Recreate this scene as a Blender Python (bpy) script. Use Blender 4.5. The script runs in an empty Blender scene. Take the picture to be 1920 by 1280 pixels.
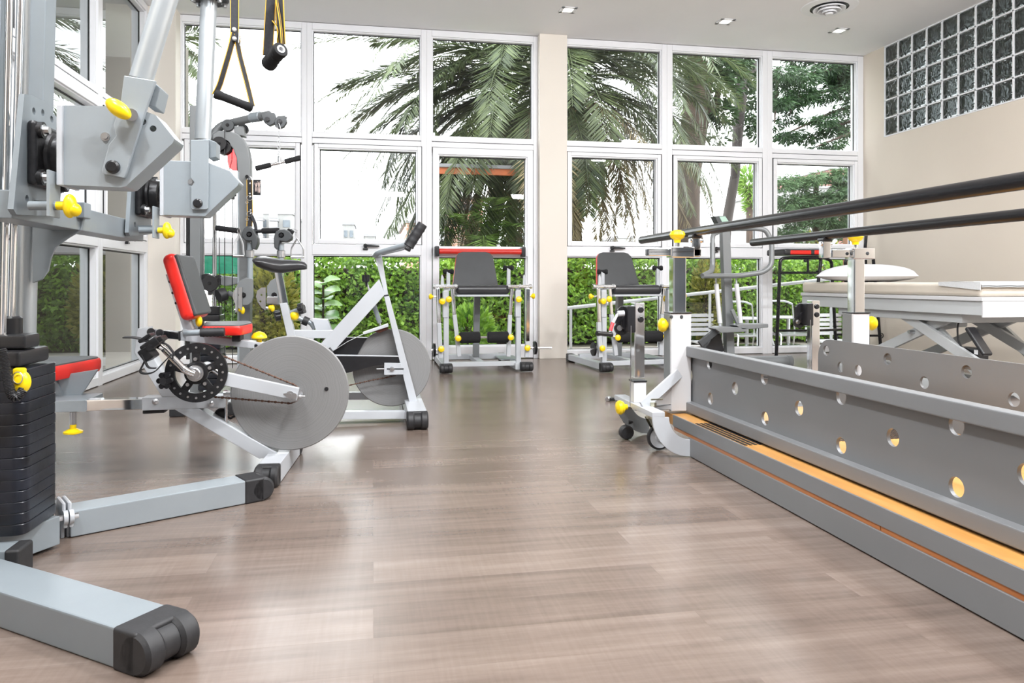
import bpy, bmesh, math, random
from mathutils import Vector, Matrix, noise
R = math.radians
random.seed(7)
SC = bpy.context.scene
COL = SC.collection

# ------------------------------------------------------------------ camera
EYE = 0.80                       # lens height above the floor
FPX, CXP, HYP = 1400.0, 960.0, 528.0
YAW = math.atan(260 / 1400.0)    # lens turned to the right of the room's depth axis
_s, _c = math.sin(YAW), math.cos(YAW)
cam_d = bpy.data.cameras.new('camera')
cam_d.sensor_width = 36.0
cam_d.lens = 36.0 * FPX / 1920.0
cam_d.shift_y = -(640 - HYP) / 1920.0
cam_d.clip_start = 0.05
cam_d.clip_end = 500
cam = bpy.data.objects.new('camera', cam_d)
COL.objects.link(cam)
cam.location = (0, 0, EYE)
cam.rotation_euler = (R(90), 0, -YAW)
SC.camera = cam

# ------------------------------------------------------------------ light
W = bpy.data.worlds.new('overcast_sky')
SC.world = W
W.use_nodes = True
_nt = W.node_tree
_bg = _nt.nodes['Background']
_bg.inputs[0].default_value = (0.95, 0.98, 1.0, 1)
_bg.inputs[1].default_value = 2.9
SC.view_settings.view_transform = 'Standard'
SC.view_settings.look = 'None'
SC.view_settings.gamma = 1.0
SC.view_settings.use_curve_mapping = False
SC.view_settings.exposure = 1.3

def area(name, loc, rot, sx, sy, power, col=(1, 1, 1)):
    d = bpy.data.lights.new(name, 'AREA')
    d.shape = 'RECTANGLE'
    d.size, d.size_y = sx, sy
    d.energy = power
    d.color = col
    o = bpy.data.objects.new(name, d)
    COL.objects.link(o)
    o.location = loc
    o.rotation_euler = rot
    return o


# added upward fill lights, out of view, brightening the ceiling
for _x in (0.0, 3.4):
    area('fill_uplight', (_x, 0.3, 2.55), (R(180 - 25), 0, 0), 1.2, .3, 26, (.97, .985, 1))
# rows of added overhead fill lights, out of view, brightening the room
for _x in (-1.0, 0.9, 2.9, 4.6):
    for _y in (0.6, 2.4):
        area('fill_overhead', (_x, _y, 3.35), (R(18), 0, 0), .3, .3, 38, (.97, .985, 1))

# ------------------------------------------------------------------ pixel -> world (frame 1920 x 1280)
def ray(px, py):
    a = (px - CXP) / FPX
    return (_s + a * _c, _c - a * _s, -(py - HYP) / FPX)
def P(px, py, Y):
    d = ray(px, py); t = Y / d[1]
    return Vector((d[0] * t, Y, EYE + d[2] * t))
def PX(px, py, X):
    d = ray(px, py); t = X / d[0]
    return Vector((X, d[1] * t, EYE + d[2] * t))
def PZ(px, py, Z=0.0):
    d = ray(px, py); t = (Z - EYE) / d[2]
    return Vector((d[0] * t, d[1] * t, Z))
V = Vector

# ------------------------------------------------------------------ materials
MATS = {}
def new_mat(name):
    m = bpy.data.materials.new(name)
    m.use_nodes = True
    MATS[name] = m
    nt = m.node_tree
    return m, nt, nt.nodes['Principled BSDF']
def simple(name, col, rough=0.5, metal=0.0, var=0.06, scale=30.0, bump=0.0, bscale=200.0, spec=0.5, coat=0.0, stretch=None):
    m, nt, b = new_mat(name)
    N, L = nt.nodes, nt.links
    b.inputs['Roughness'].default_value = rough
    b.inputs['Metallic'].default_value = metal
    b.inputs['Specular IOR Level'].default_value = spec
    b.inputs['Coat Weight'].default_value = coat
    tc = N.new('ShaderNodeTexCoord')
    mp = N.new('ShaderNodeMapping')
    if stretch: mp.inputs['Scale'].default_value = stretch
    L.new(tc.outputs['Object'], mp.inputs[0])
    nz = N.new('ShaderNodeTexNoise')
    nz.inputs['Scale'].default_value = scale
    nz.inputs['Detail'].default_value = 3
    L.new(mp.outputs[0], nz.inputs['Vector'])
    rp = N.new('ShaderNodeValToRGB')
    rp.color_ramp.elements[0].position = 0.3
    rp.color_ramp.elements[1].position = 0.7
    rp.color_ramp.elements[0].color = tuple(min(1, c * (1 - var)) for c in col) + (1,)
    rp.color_ramp.elements[1].color = tuple(min(1, c * (1 + var)) for c in col) + (1,)
    L.new(nz.outputs[0], rp.inputs[0])
    L.new(rp.outputs[0], b.inputs['Base Color'])
    if bump:
        n2 = N.new('ShaderNodeTexNoise')
        n2.inputs['Scale'].default_value = bscale
        L.new(mp.outputs[0], n2.inputs['Vector'])
        bp = N.new('ShaderNodeBump')
        bp.inputs['Strength'].default_value = bump
        bp.inputs['Distance'].default_value = 0.002
        L.new(n2.outputs[0], bp.inputs['Height'])
        L.new(bp.outputs[0], b.inputs['Normal'])
    return m
def leafmat(name, c0, c1, rough=0.5, trans=0.25, scale=3.0):
    m, nt, b = new_mat(name)
    N, L = nt.nodes, nt.links
    g = N.new('ShaderNodeNewGeometry')
    nz = N.new('ShaderNodeTexNoise'); nz.inputs['Scale'].default_value = scale
    L.new(g.outputs['Position'], nz.inputs['Vector'])
    ad = N.new('ShaderNodeMath'); ad.operation = 'ADD'
    ml = N.new('ShaderNodeMath'); ml.operation = 'MULTIPLY'; ml.inputs[1].default_value = 0.5
    L.new(g.outputs['Random Per Island'], ml.inputs[0])
    L.new(ml.outputs[0], ad.inputs[0])
    m2 = N.new('ShaderNodeMath'); m2.operation = 'MULTIPLY'; m2.inputs[1].default_value = 0.6
    L.new(nz.outputs[0], m2.inputs[0]); L.new(m2.outputs[0], ad.inputs[1])
    rp = N.new('ShaderNodeValToRGB')
    rp.color_ramp.elements[0].position = 0.25; rp.color_ramp.elements[1].position = 0.85
    rp.color_ramp.elements[0].color = c0 + (1,); rp.color_ramp.elements[1].color = c1 + (1,)
    L.new(ad.outputs[0], rp.inputs[0])
    L.new(rp.outputs[0], b.inputs['Base Color'])
    b.inputs['Roughness'].default_value = rough
    out = N['Material Output']
    tl = N.new('ShaderNodeBsdfTranslucent'); L.new(rp.outputs[0], tl.inputs[0])
    mx = N.new('ShaderNodeMixShader'); mx.inputs[0].default_value = trans
    L.new(b.outputs[0], mx.inputs[1]); L.new(tl.outputs[0], mx.inputs[2])
    L.new(mx.outputs[0], out.inputs[0])
    return m

simple('silver', (.33, .37, .40), .30, .3, .03, 8, .05, 400)
simple('silver_tube', (.44, .475, .50), .36, .6, .02, 8)
simple('silver_white', (.48, .50, .53), .33, .05, .02, 8, .05, 400)
simple('grey_blue', (.235, .268, .292), .32, .2, .03, 8, .05, 400)
simple('mid_grey', (.19, .20, .205), .38, .15, .03, 6, .05, 400)
simple('panel_grey', (.175, .18, .187), .42, .1, .03, 3, .05, 300)
simple('dark_grey', (.055, .06, .064), .42, .1, .05, 20)
simple('white_paint', (.60, .60, .615), .35, 0, .02, 5)
simple('frame_white', (.84, .85, .88), .32, 0, .015, 3)
simple('chrome', (.86, .87, .89), .07, 1.0, .02, 5)
simple('steel', (.60, .61, .63), .28, 1.0, .05, 30)
simple('zinc', (.62, .62, .50), .25, 1.0, .12, 25)
simple('black_rubber', (.018, .018, .02), .55, 0, .2, 40, .1, 300)
simple('black_plastic', (.014, .014, .016), .3, 0, .15, 30)
simple('black_metal', (.016, .016, .018), .25, .3, .15, 20)
simple('cast_black', (.02, .02, .022), .38, .4, .3, 60, .3, 120)
simple('stack_black', (.009, .011, .017), .3, .1, .7, 9, .15, 60)
simple('foam_black', (.008, .008, .009), .9, 0, .2, 60, .4, 500)
simple('red_vinyl', (.72, .02, .012), .34, 0, .08, 6, .15, 350)
simple('grey_vinyl', (.055, .058, .062), .45, 0, .06, 8, .2, 400)
simple('black_vinyl', (.03, .03, .033), .3, 0, .1, 8, .1, 400)
simple('red_paint', (.60, .03, .02), .3, 0, .05, 8)
simple('yellow', (.88, .62, .005), .3, 0, .04, 20)
simple('gold_stitch', (.62, .36, .03), .6, 0, .1, 60)
simple('webbing', (.022, .022, .026), .8, 0, .2, 120, .3, 600)
simple('white_webbing', (.62, .63, .64), .75, 0, .05, 100, .3, 600)
simple('beige_vinyl', (.62, .56, .48), .45, 0, .05, 4, .2, 30)
simple('pillow_white', (.66, .66, .69), .85, 0, .02, 4, .3, 40)
simple('couch_grey', (.50, .52, .53), .4, 0, .02, 5)
simple('chain_brown', (.13, .075, .055), .45, .7, .3, 200)
simple('brown_pad', (.16, .06, .04), .7, 0, .15, 30)
simple('ceiling_paint', (.90, .90, .91), .8, 0, .01, 2)
simple('wall_beige', (.70, .63, .545), .75, 0, .015, 1.5, .06, 90)
simple('pillar_cream', (.80, .75, .68), .75, 0, .012, 1.5, .06, 90)
simple('rear_white', (.72, .74, .76), .8, 0, .02, 2)
simple('skirting', (.55, .50, .44), .6, 0, .03, 5)
simple('bark', (.055, .036, .026), .85, 0, .45, 9, .9, 14, stretch=(1, 1, .25))
simple('palm_bark', (.09, .06, .045), .9, 0, .5, 7, 1.0, 16, stretch=(1, 1, 2.5))
simple('slim_bark', (.055, .045, .042), .85, 0, .3, 9, .6, 18, stretch=(1, 1, .3))
simple('soil', (.16, .14, .11), .95, 0, .4, 4, .6, 20)
simple('paving', (.42, .38, .34), .85, 0, .12, 3)
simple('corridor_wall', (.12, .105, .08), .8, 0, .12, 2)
simple('concrete_white', (.26, .26, .255), .8, 0, .04, 3)
simple('pink_render', (.24, .12, .10), .8, 0, .06, 3)
simple('roof_white', (.24, .24, .25), .7, 0, .05, 3)
simple('window_dark', (.10, .12, .14), .2, 0, .2, 3)
simple('awning_orange', (.50, .13, .04), .6, 0, .1, 5)
simple('net_green', (.03, .30, .18), .8, 0, .15, 30)
simple('timber_post', (.30, .14, .08), .7, 0, .25, 6, .3, 30, stretch=(1, 1, .2))
simple('cream_card', (.7, .55, .5), .6, 0, .25, 50)
simple('black_card', (.012, .012, .014), .4, 0, .1, 50)
simple('label_white', (.8, .8, .8), .5, 0, .02, 50)
simple('hand_red', (.70, .04, .05), .4, 0, .05, 30)
leafmat('hedge_leaf', (.05, .14, .012), (.36, .60, .07), .42, .3, 1.6)
leafmat('shrub_leaf', (.08, .11, .015), (.45, .42, .08), .5, .3, 2.0)
leafmat('fig_leaf', (.07, .20, .04), (.30, .48, .16), .3, .2, 3)
leafmat('palm_leaf', (.026, .044, .015), (.135, .175, .065), .38, .25, 1.2)
leafmat('palm_young', (.07, .17, .02), (.30, .46, .10), .4, .3, 2)
leafmat('palm_dry', (.08, .06, .035), (.36, .29, .15), .7, .15, 1.6)
leafmat('cedar_leaf', (.007, .02, .009), (.05, .11, .035), .55, .15, 1.0)
leafmat('cedar_pale', (.028, .07, .028), (.15, .25, .11), .55, .2, 1.0)
leafmat('broad_leaf', (.012, .028, .012), (.05, .10, .03), .5, .15, 1.2)

def mat_floor():
    m, nt, b = new_mat('vinyl_planks')
    N, L = nt.nodes, nt.links
    g = N.new('ShaderNodeNewGeometry')
    br = N.new('ShaderNodeTexBrick')
    br.inputs['Scale'].default_value = 1.0
    br.inputs['Brick Width'].default_value = 1.22
    br.inputs['Row Height'].default_value = 0.155
    br.inputs['Mortar Size'].default_value = 0.0007
    br.inputs['Mortar Smooth'].default_value = 0.3
    br.offset = 0.37
    br.inputs['Color1'].default_value = (0, 0, 0, 1)
    br.inputs['Color2'].default_value = (1, 1, 1, 1)
    br.inputs['Mortar'].default_value = (.35, .35, .35, 1)
    L.new(g.outputs['Position'], br.inputs['Vector'])
    # streaky grain along each plank
    mp = N.new('ShaderNodeMapping'); mp.inputs['Scale'].default_value = (1.1, 13, 1)
    L.new(g.outputs['Position'], mp.inputs[0])
    off = N.new('ShaderNodeVectorMath'); off.operation = 'MULTIPLY_ADD'
    L.new(br.outputs['Color'], off.inputs[0]); off.inputs[1].default_value = (7, 7, 7)
    L.new(mp.outputs[0], off.inputs[2])
    n1 = N.new('ShaderNodeTexNoise'); n1.inputs['Scale'].default_value = 1.6; n1.inputs['Detail'].default_value = 8; n1.inputs['Roughness'].default_value = .62
    L.new(off.outputs[0], n1.inputs['Vector'])
    # cross-grain saw marks
    mp2 = N.new('ShaderNodeMapping'); mp2.inputs['Scale'].default_value = (95, 5, 1)
    mp2.inputs['Rotation'].default_value = (0, 0, .18)
    L.new(g.outputs['Position'], mp2.inputs[0])
    n2 = N.new('ShaderNodeTexNoise'); n2.inputs['Scale'].default_value = 1.0; n2.inputs['Detail'].default_value = 3
    L.new(mp2.outputs[0], n2.inputs['Vector'])
    a = N.new('ShaderNodeMath'); a.operation = 'MULTIPLY_ADD'; a.inputs[1].default_value = .26; L.new(br.outputs['Color'], a.inputs[0])
    c1 = N.new('ShaderNodeMath'); c1.operation = 'MULTIPLY_ADD'; c1.inputs[1].default_value = .95; c1.inputs[2].default_value = -.27
    L.new(n1.outputs[0], c1.inputs[0]); L.new(c1.outputs[0], a.inputs[2])
    a2 = N.new('ShaderNodeMath'); a2.operation = 'MULTIPLY_ADD'; a2.inputs[1].default_value = .22
    L.new(n2.outputs[0], a2.inputs[0]); L.new(a.outputs[0], a2.inputs[2])
    rp = N.new('ShaderNodeValToRGB')
    e = rp.color_ramp.elements
    e[0].position = .10; e[0].color = (.095, .069, .056, 1)
    e[1].position = .95; e[1].color = (.245, .195, .166, 1)
    k = e.new(.5); k.color = (.162, .123, .102, 1)
    L.new(a2.outputs[0], rp.inputs[0])
    mx = N.new('ShaderNodeMix'); mx.data_type = 'RGBA'
    mx.inputs['B'].default_value = (.12, .09, .075, 1)
    sf = N.new('ShaderNodeMath'); sf.operation = 'MULTIPLY'; sf.inputs[1].default_value = .35
    L.new(br.outputs['Fac'], sf.inputs[0]); L.new(sf.outputs[0], mx.inputs['Factor'])
    L.new(rp.outputs[0], mx.inputs['A'])
    L.new(mx.outputs['Result'], b.inputs['Base Color'])
    b.inputs['Roughness'].default_value = .24
    b.inputs['Specular IOR Level'].default_value = .8
    bp = N.new('ShaderNodeBump'); bp.inputs['Strength'].default_value = .16; bp.inputs['Distance'].default_value = .002
    L.new(a2.outputs[0], bp.inputs['Height']); L.new(bp.outputs[0], b.inputs['Normal'])
mat_floor()

def mat_wood(name, c0, c1):
    m, nt, b = new_mat(name)
    N, L = nt.nodes, nt.links
    g = N.new('ShaderNodeNewGeometry')
    mp = N.new('ShaderNodeMapping'); mp.inputs['Scale'].default_value = (14, 1.3, 14)
    L.new(g.outputs['Position'], mp.inputs[0])
    n = N.new('ShaderNodeTexNoise'); n.inputs['Scale'].default_value = 2; n.inputs['Detail'].default_value = 6
    L.new(mp.outputs[0], n.inputs['Vector'])
    rp = N.new('ShaderNodeValToRGB'); rp.color_ramp.elements[0].position = .3; rp.color_ramp.elements[1].position = .72
    rp.color_ramp.elements[0].color = c0 + (1,); rp.color_ramp.elements[1].color = c1 + (1,)
    L.new(n.outputs[0], rp.inputs[0]); L.new(rp.outputs[0], b.inputs['Base Color'])
    b.inputs['Roughness'].default_value = .28
mat_wood('maple', (.50, .235, .06), (.64, .34, .11))
mat_wood('cherry', (.36, .12, .035), (.50, .19, .06))

def mat_disc():
    # flywheel steel: fine rings around the axle plus speckle
    m, nt, b = new_mat('flywheel_steel')
    N, L = nt.nodes, nt.links
    tc = N.new('ShaderNodeTexCoord')
    sp = N.new('ShaderNodeSeparateXYZ'); L.new(tc.outputs['Object'], sp.inputs[0])
    nzw = N.new('ShaderNodeTexNoise'); nzw.inputs['Scale'].default_value = 9; L.new(tc.outputs['Object'], nzw.inputs['Vector'])
    cb = N.new('ShaderNodeCombineXYZ'); L.new(sp.outputs[0], cb.inputs[0]); L.new(sp.outputs[2], cb.inputs[2])
    ln = N.new('ShaderNodeVectorMath'); ln.operation = 'LENGTH'; L.new(cb.outputs[0], ln.inputs[0])
    ad = N.new('ShaderNodeMath'); ad.operation = 'MULTIPLY_ADD'; ad.inputs[1].default_value = .02; L.new(nzw.outputs[0], ad.inputs[0]); L.new(ln.outputs['Value'], ad.inputs[2])
    w = N.new('ShaderNodeTexNoise'); w.noise_dimensions = '1D'; w.inputs['Scale'].default_value = 330; w.inputs['Detail'].default_value = 2
    L.new(ad.outputs[0], w.inputs['W'])
    n2 = N.new('ShaderNodeTexNoise'); n2.inputs['Scale'].default_value = 380; L.new(tc.outputs['Object'], n2.inputs['Vector'])
    mxf = N.new('ShaderNodeMath'); mxf.operation = 'MULTIPLY_ADD'; mxf.inputs[1].default_value = .6
    L.new(n2.outputs[0], mxf.inputs[0]); L.new(w.outputs[0], mxf.inputs[2])
    rp = N.new('ShaderNodeValToRGB')
    rp.color_ramp.elements[0].position = .4; rp.color_ramp.elements[0].color = (.185, .185, .188, 1)
    rp.color_ramp.elements[1].position = 1.15; rp.color_ramp.elements[1].color = (.255, .255, .255, 1)
    L.new(mxf.outputs[0], rp.inputs[0]); L.new(rp.outputs[0], b.inputs['Base Color'])
    b.inputs['Roughness'].default_value = .5; b.inputs['Metallic'].default_value = .25
    bp = N.new('ShaderNodeBump'); bp.inputs['Strength'].default_value = .15; bp.inputs['Distance'].default_value = .001
    L.new(w.outputs[0], bp.inputs['Height']); L.new(bp.outputs[0], b.inputs['Normal'])
mat_disc()

def mat_glass(name, tint, refl=1.0, f0=.045):
    m = bpy.data.materials.new(name); m.use_nodes = True; MATS[name] = m
    nt = m.node_tree; N, L = nt.nodes, nt.links
    N.remove(N['Principled BSDF'])
    tr = N.new('ShaderNodeBsdfTransparent'); tr.inputs[0].default_value = tint + (1,)
    gl = N.new('ShaderNodeBsdfGlossy'); gl.inputs['Roughness'].default_value = 0.0; gl.inputs[0].default_value = (.95, .98, 1, 1)
    fr = N.new('ShaderNodeFresnel'); fr.inputs[0].default_value = 1.5
    ml = N.new('ShaderNodeMath'); ml.operation = 'MULTIPLY'; ml.inputs[1].default_value = refl; ml.use_clamp = True
    L.new(fr.outputs[0], ml.inputs[0])
    mx = N.new('ShaderNodeMixShader')
    L.new(ml.outputs[0], mx.inputs[0]); L.new(tr.outputs[0], mx.inputs[1]); L.new(gl.outputs[0], mx.inputs[2])
    L.new(mx.outputs[0], N['Material Output'].inputs[0])
    return m
mat_glass('window_glass', (.95, .97, .97), .9)
mat_glass('side_glass', (.80, .86, .86), 1.7)
def mat_red_acrylic():
    m = mat_glass('red_acrylic', (.80, .22, .22), 1.0)
mat_red_acrylic()
def mat_block():
    m, nt, b = new_mat('block_glass')
    N, L = nt.nodes, nt.links
    b.inputs['Base Color'].default_value = (.20, .215, .215, 1)
    b.inputs['Transmission Weight'].default_value = .9
    b.inputs['Roughness'].default_value = .06
    b.inputs['IOR'].default_value = 1.35
    tc = N.new('ShaderNodeTexCoord')
    n = N.new('ShaderNodeTexNoise'); n.inputs['Scale'].default_value = 9; n.inputs['Detail'].default_value = 1; n.inputs['Distortion'].default_value = 1.2
    L.new(tc.outputs['Object'], n.inputs['Vector'])
    bp = N.new('ShaderNodeBump'); bp.inputs['Strength'].default_value = .9; bp.inputs['Distance'].default_value = .03
    L.new(n.outputs[0], bp.inputs['Height']); L.new(bp.outputs[0], b.inputs['Normal'])
mat_block()
def mat_emit(name, col, s):
    m, nt, b = new_mat(name)
    b.inputs['Base Color'].default_value = col + (1,)
    b.inputs['Emission Color'].default_value = col + (1,)
    b.inputs['Emission Strength'].default_value = s
mat_emit('lamp_glow', (1, .93, .82), 6)
mat_emit('lcd', (.25, .36, .30), .25)
def mat_brick():
    m, nt, b = new_mat('brick')
    N, L = nt.nodes, nt.links
    tc = N.new('ShaderNodeTexCoord')
    mp = N.new('ShaderNodeMapping'); mp.inputs['Rotation'].default_value = (R(90), 0, 0); L.new(tc.outputs['Object'], mp.inputs[0])
    br = N.new('ShaderNodeTexBrick'); br.inputs['Scale'].default_value = 2.2
    br.inputs['Color1'].default_value = (.42, .20, .13, 1); br.inputs['Color2'].default_value = (.52, .28, .20, 1); br.inputs['Mortar'].default_value = (.55, .5, .45, 1)
    L.new(mp.outputs[0], br.inputs['Vector']); L.new(br.outputs[0], b.inputs['Base Color'])
    b.inputs['Roughness'].default_value = .85
mat_brick()

# ------------------------------------------------------------------ mesh builder
def fillet(pts, r, n=6, closed=False):
    pts = [V(p) for p in pts]
    out = []
    m = len(pts)
    for i, p in enumerate(pts):
        if not closed and (i == 0 or i == m - 1):
            out.append(p); continue
        a, b = pts[i - 1], pts[(i + 1) % m]
        u, v = (a - p), (b - p)
        lu, lv = u.length, v.length
        if lu < 1e-6 or lv < 1e-6: continue
        u /= lu; v /= lv
        d = min(r, lu * .49, lv * .49)
        for k in range(n + 1):
            t = k / n
            out.append((p + u * d) * (1 - t) ** 2 + p * 2 * t * (1 - t) + (p + v * d) * t ** 2)
    return out

class MB:
    def __init__(self):
        self.v = []; self.f = []
    def add(self, vs, fs):
        o = len(self.v)
        self.v += [tuple(x) for x in vs]
        self.f += [tuple(i + o for i in f) for f in fs]
        return self
    def _bm(self, bm, mtx=None):
        if mtx is not None: bm.transform(mtx)
        bm.verts.index_update()
        self.add([v.co.copy() for v in bm.verts], [[v.index for v in f.verts] for f in bm.faces])
        bm.free()
        return self
    def box(self, c, s, rot=None, bev=.002, seg=2):
        bm = bmesh.new()
        bmesh.ops.create_cube(bm, size=1)
        bm.transform(Matrix.Diagonal((s[0], s[1], s[2], 1)))
        b = min(bev, min(s) * .45)
        if b > 1e-5:
            bmesh.ops.bevel(bm, geom=bm.edges[:], offset=b, segments=seg, profile=.5, affect='EDGES')
        m = Matrix.Translation(V(c))
        if rot is not None: m = m @ rot.to_4x4()
        return self._bm(bm, m)
    def span(self, lo, hi, bev=.002, seg=2):
        lo, hi = V(lo), V(hi)
        s = V((abs(hi.x - lo.x), abs(hi.y - lo.y), abs(hi.z - lo.z)))
        return self.box((lo + hi) / 2, s, None, bev, seg)
    def beam(self, a, b, w, h, up=(0, 0, 1), bev=.004, seg=2):
        a, b = V(a), V(b)
        z = (b - a); L = z.length; z.normalize()
        up = V(up)
        if abs(z.dot(up)) > .98: up = V((0, 1, 0))
        x = up.cross(z).normalized(); y = z.cross(x)
        rot = Matrix((x, y, z)).transposed()
        return self.box((a + b) / 2, (w, h, L), rot, bev, seg)
    def cyl(self, a, b, r, r2=None, seg=20, bev=0.0):
        a, b = V(a), V(b)
        if r2 is None: r2 = r
        L = (b - a).length
        if bev > 0:
            return self.lathe([(0, 0), (r - bev, 0), (r, bev), (r2, L - bev), (r2 - bev, L), (0, L)], a, b - a, seg)
        return self.lathe([(0, 0), (r, 0), (r2, L), (0, L)], a, b - a, seg)
    def lathe(self, prof, o, axis, seg=24):
        o = V(o); z = V(axis).normalized()
        t = V((0, 0, 1)) if abs(z.z) < .9 else V((1, 0, 0))
        x = t.cross(z).normalized(); y = z.cross(x)
        vs, fs, rings = [], [], []
        for r, h in prof:
            if r < 1e-6:
                rings.append([len(vs)]); vs.append(o + z * h)
            else:
                rings.append(list(range(len(vs), len(vs) + seg)))
                for k in range(seg):
                    a = 2 * math.pi * k / seg
                    vs.append(o + z * h + (x * math.cos(a) + y * math.sin(a)) * r)
        for A, B in zip(rings, rings[1:]):
            for k in range(seg):
                k2 = (k + 1) % seg
                if len(A) == 1 and len(B) == 1: continue
                if len(A) == 1: fs.append((A[0], B[k2], B[k])[::-1])
                elif len(B) == 1: fs.append((A[k], A[k2], B[0]))
                else: fs.append((A[k], A[k2], B[k2], B[k]))
        return self.add(vs, fs)
    def tube(self, pts, r, seg=12, closed=False, rad=0, cap=True, flat=None):
        # round tube along a path; flat=(w,t) sweeps a strap section instead
        pts = [V(p) for p in pts]
        if rad: pts = fillet(pts, rad, 6, closed)
        q = [pts[0]]
        for p in pts[1:]:
            if (p - q[-1]).length > 1e-5: q.append(p)
        pts = q; n = len(pts)
        tang = []
        for i in range(n):
            a = pts[i - 1] if (i > 0 or closed) else pts[i]
            b = pts[(i + 1) % n] if (i < n - 1 or closed) else pts[i]
            tang.append((b - a).normalized())
        t0 = tang[0]
        ref = V((0, 0, 1)) if abs(t0.z) < .9 else V((0, 1, 0))
        nx = ref.cross(t0).normalized()
        vs, fs = [], []
        for i in range(n):
            t = tang[i]
            nx = (nx - t * nx.dot(t))
            if nx.length < 1e-6: nx = ref.cross(t)
            nx.normalize(); ny = t.cross(nx)
            if isinstance(r, (list, tuple)):
                q_ = i / max(1, n - 1) * (len(r) - 1); k0 = min(int(q_), len(r) - 2)
                rr = r[k0] + (r[k0 + 1] - r[k0]) * (q_ - k0)
            else: rr = r
            for k in range(seg):
                a = 2 * math.pi * k / seg
                vs.append(pts[i] + (nx * math.cos(a) + ny * math.sin(a)) * rr)
        m = n if closed else n - 1
        for i in range(m):
            j = (i + 1) % n
            for k in range(seg):
                k2 = (k + 1) % seg
                fs.append((i * seg + k, i * seg + k2, j * seg + k2, j * seg + k))
        if not closed and cap:
            fs.append(tuple(range(seg))[::-1]); fs.append(tuple((n - 1) * seg + k for k in range(seg)))
        return self.add(vs, fs)
    def strap(self, pts, w, t, wdir, rad=.02):
        pts = fillet(pts, rad, 5)
        n = len(pts); vs, fs = [], []
        for i in range(n):
            a = pts[max(0, i - 1)]; b = pts[min(n - 1, i + 1)]
            tg = (b - a).normalized()
            wd = V(wdir[i * len(wdir) // n]) if isinstance(wdir, list) else V(wdir)
            wd = (wd - tg * wd.dot(tg)).normalized(); nn = tg.cross(wd)
            for sx, sy in ((-1, -1), (1, -1), (1, 1), (-1, 1)):
                vs.append(pts[i] + wd * (sx * w / 2) + nn * (sy * t / 2))
        for i in range(n - 1):
            for k in range(4):
                k2 = (k + 1) % 4
                fs.append((i * 4 + k, i * 4 + k2, i * 4 + 4 + k2, i * 4 + 4 + k))
        fs.append((3, 2, 1, 0)); fs.append(tuple((n - 1) * 4 + k for k in range(4)))
        return self.add(vs, fs)
    def prism(self, pts, nvec, holes=(), bev=0.0):
        # planar 3-D outline extruded by nvec; holes = [(centre, radius)] in the same plane
        pts = [V(p) for p in pts]; nvec = V(nvec)
        bm = bmesh.new()
        def loop(ps):
            vv = [bm.verts.new(p) for p in ps]
            for i in range(len(vv)): bm.edges.new((vv[i], vv[(i + 1) % len(vv)]))
        loop(pts)
        nn = nvec.normalized()
        t = V((0, 0, 1)) if abs(nn.z) < .9 else V((1, 0, 0))
        u = t.cross(nn).normalized(); w = nn.cross(u)
        for c, r in holes:
            c = V(c)
            loop([c + (u * math.cos(a) + w * math.sin(a)) * r for a in [2 * math.pi * k / 24 for k in range(24)]])
        if holes:
            bmesh.ops.triangle_fill(bm, use_beauty=True, use_dissolve=True, edges=bm.edges[:])
        else:
            bm.faces.new(bm.verts[:])
        ex = bmesh.ops.extrude_face_region(bm, geom=bm.faces[:])
        bmesh.ops.translate(bm, vec=nvec, verts=[g for g in ex['geom'] if isinstance(g, bmesh.types.BMVert)])
        bmesh.ops.recalc_face_normals(bm, faces=bm.faces[:])
        if bev and not holes:
            ed = [e for e in bm.edges if len(e.link_faces) == 2 and e.calc_face_angle(0) > R(25)]
            bmesh.ops.bevel(bm, geom=ed, offset=bev, segments=2, profile=.5, affect='EDGES', clamp_overlap=True)
        return self._bm(bm)
    def pp(self, px, Y, th, holes=(), bev=.003):
        return self.prism([P(x, y, Y) for x, y in px], (0, th, 0), [(P(x, y, Y), r) for x, y, r in holes], bev)
    def ppx(self, px, X, th, holes=(), bev=.003):
        return self.prism([PX(x, y, X) for x, y in px], (th, 0, 0), [(PX(x, y, X), r) for x, y, r in holes], bev)
    def ell(self, c, r, rot=None, seg=20, rings=12):
        bm = bmesh.new()
        bmesh.ops.create_uvsphere(bm, u_segments=seg, v_segments=rings, radius=1)
        m = Matrix.Translation(V(c))
        if rot is not None: m = m @ rot.to_4x4()
        m = m @ Matrix.Diagonal((r[0], r[1], r[2], 1))
        return self._bm(bm, m)
    def loft(self, rings, cap=True):
        n = len(rings[0]); vs = [p for r in rings for p in r]; fs = []
        for i in range(len(rings) - 1):
            for k in range(n):
                k2 = (k + 1) % n
                fs.append((i * n + k, i * n + k2, (i + 1) * n + k2, (i + 1) * n + k))
        if cap:
            fs.append(tuple(range(n))[::-1]); fs.append(tuple((len(rings) - 1) * n + k for k in range(n)))
        return self.add(vs, fs)

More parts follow.
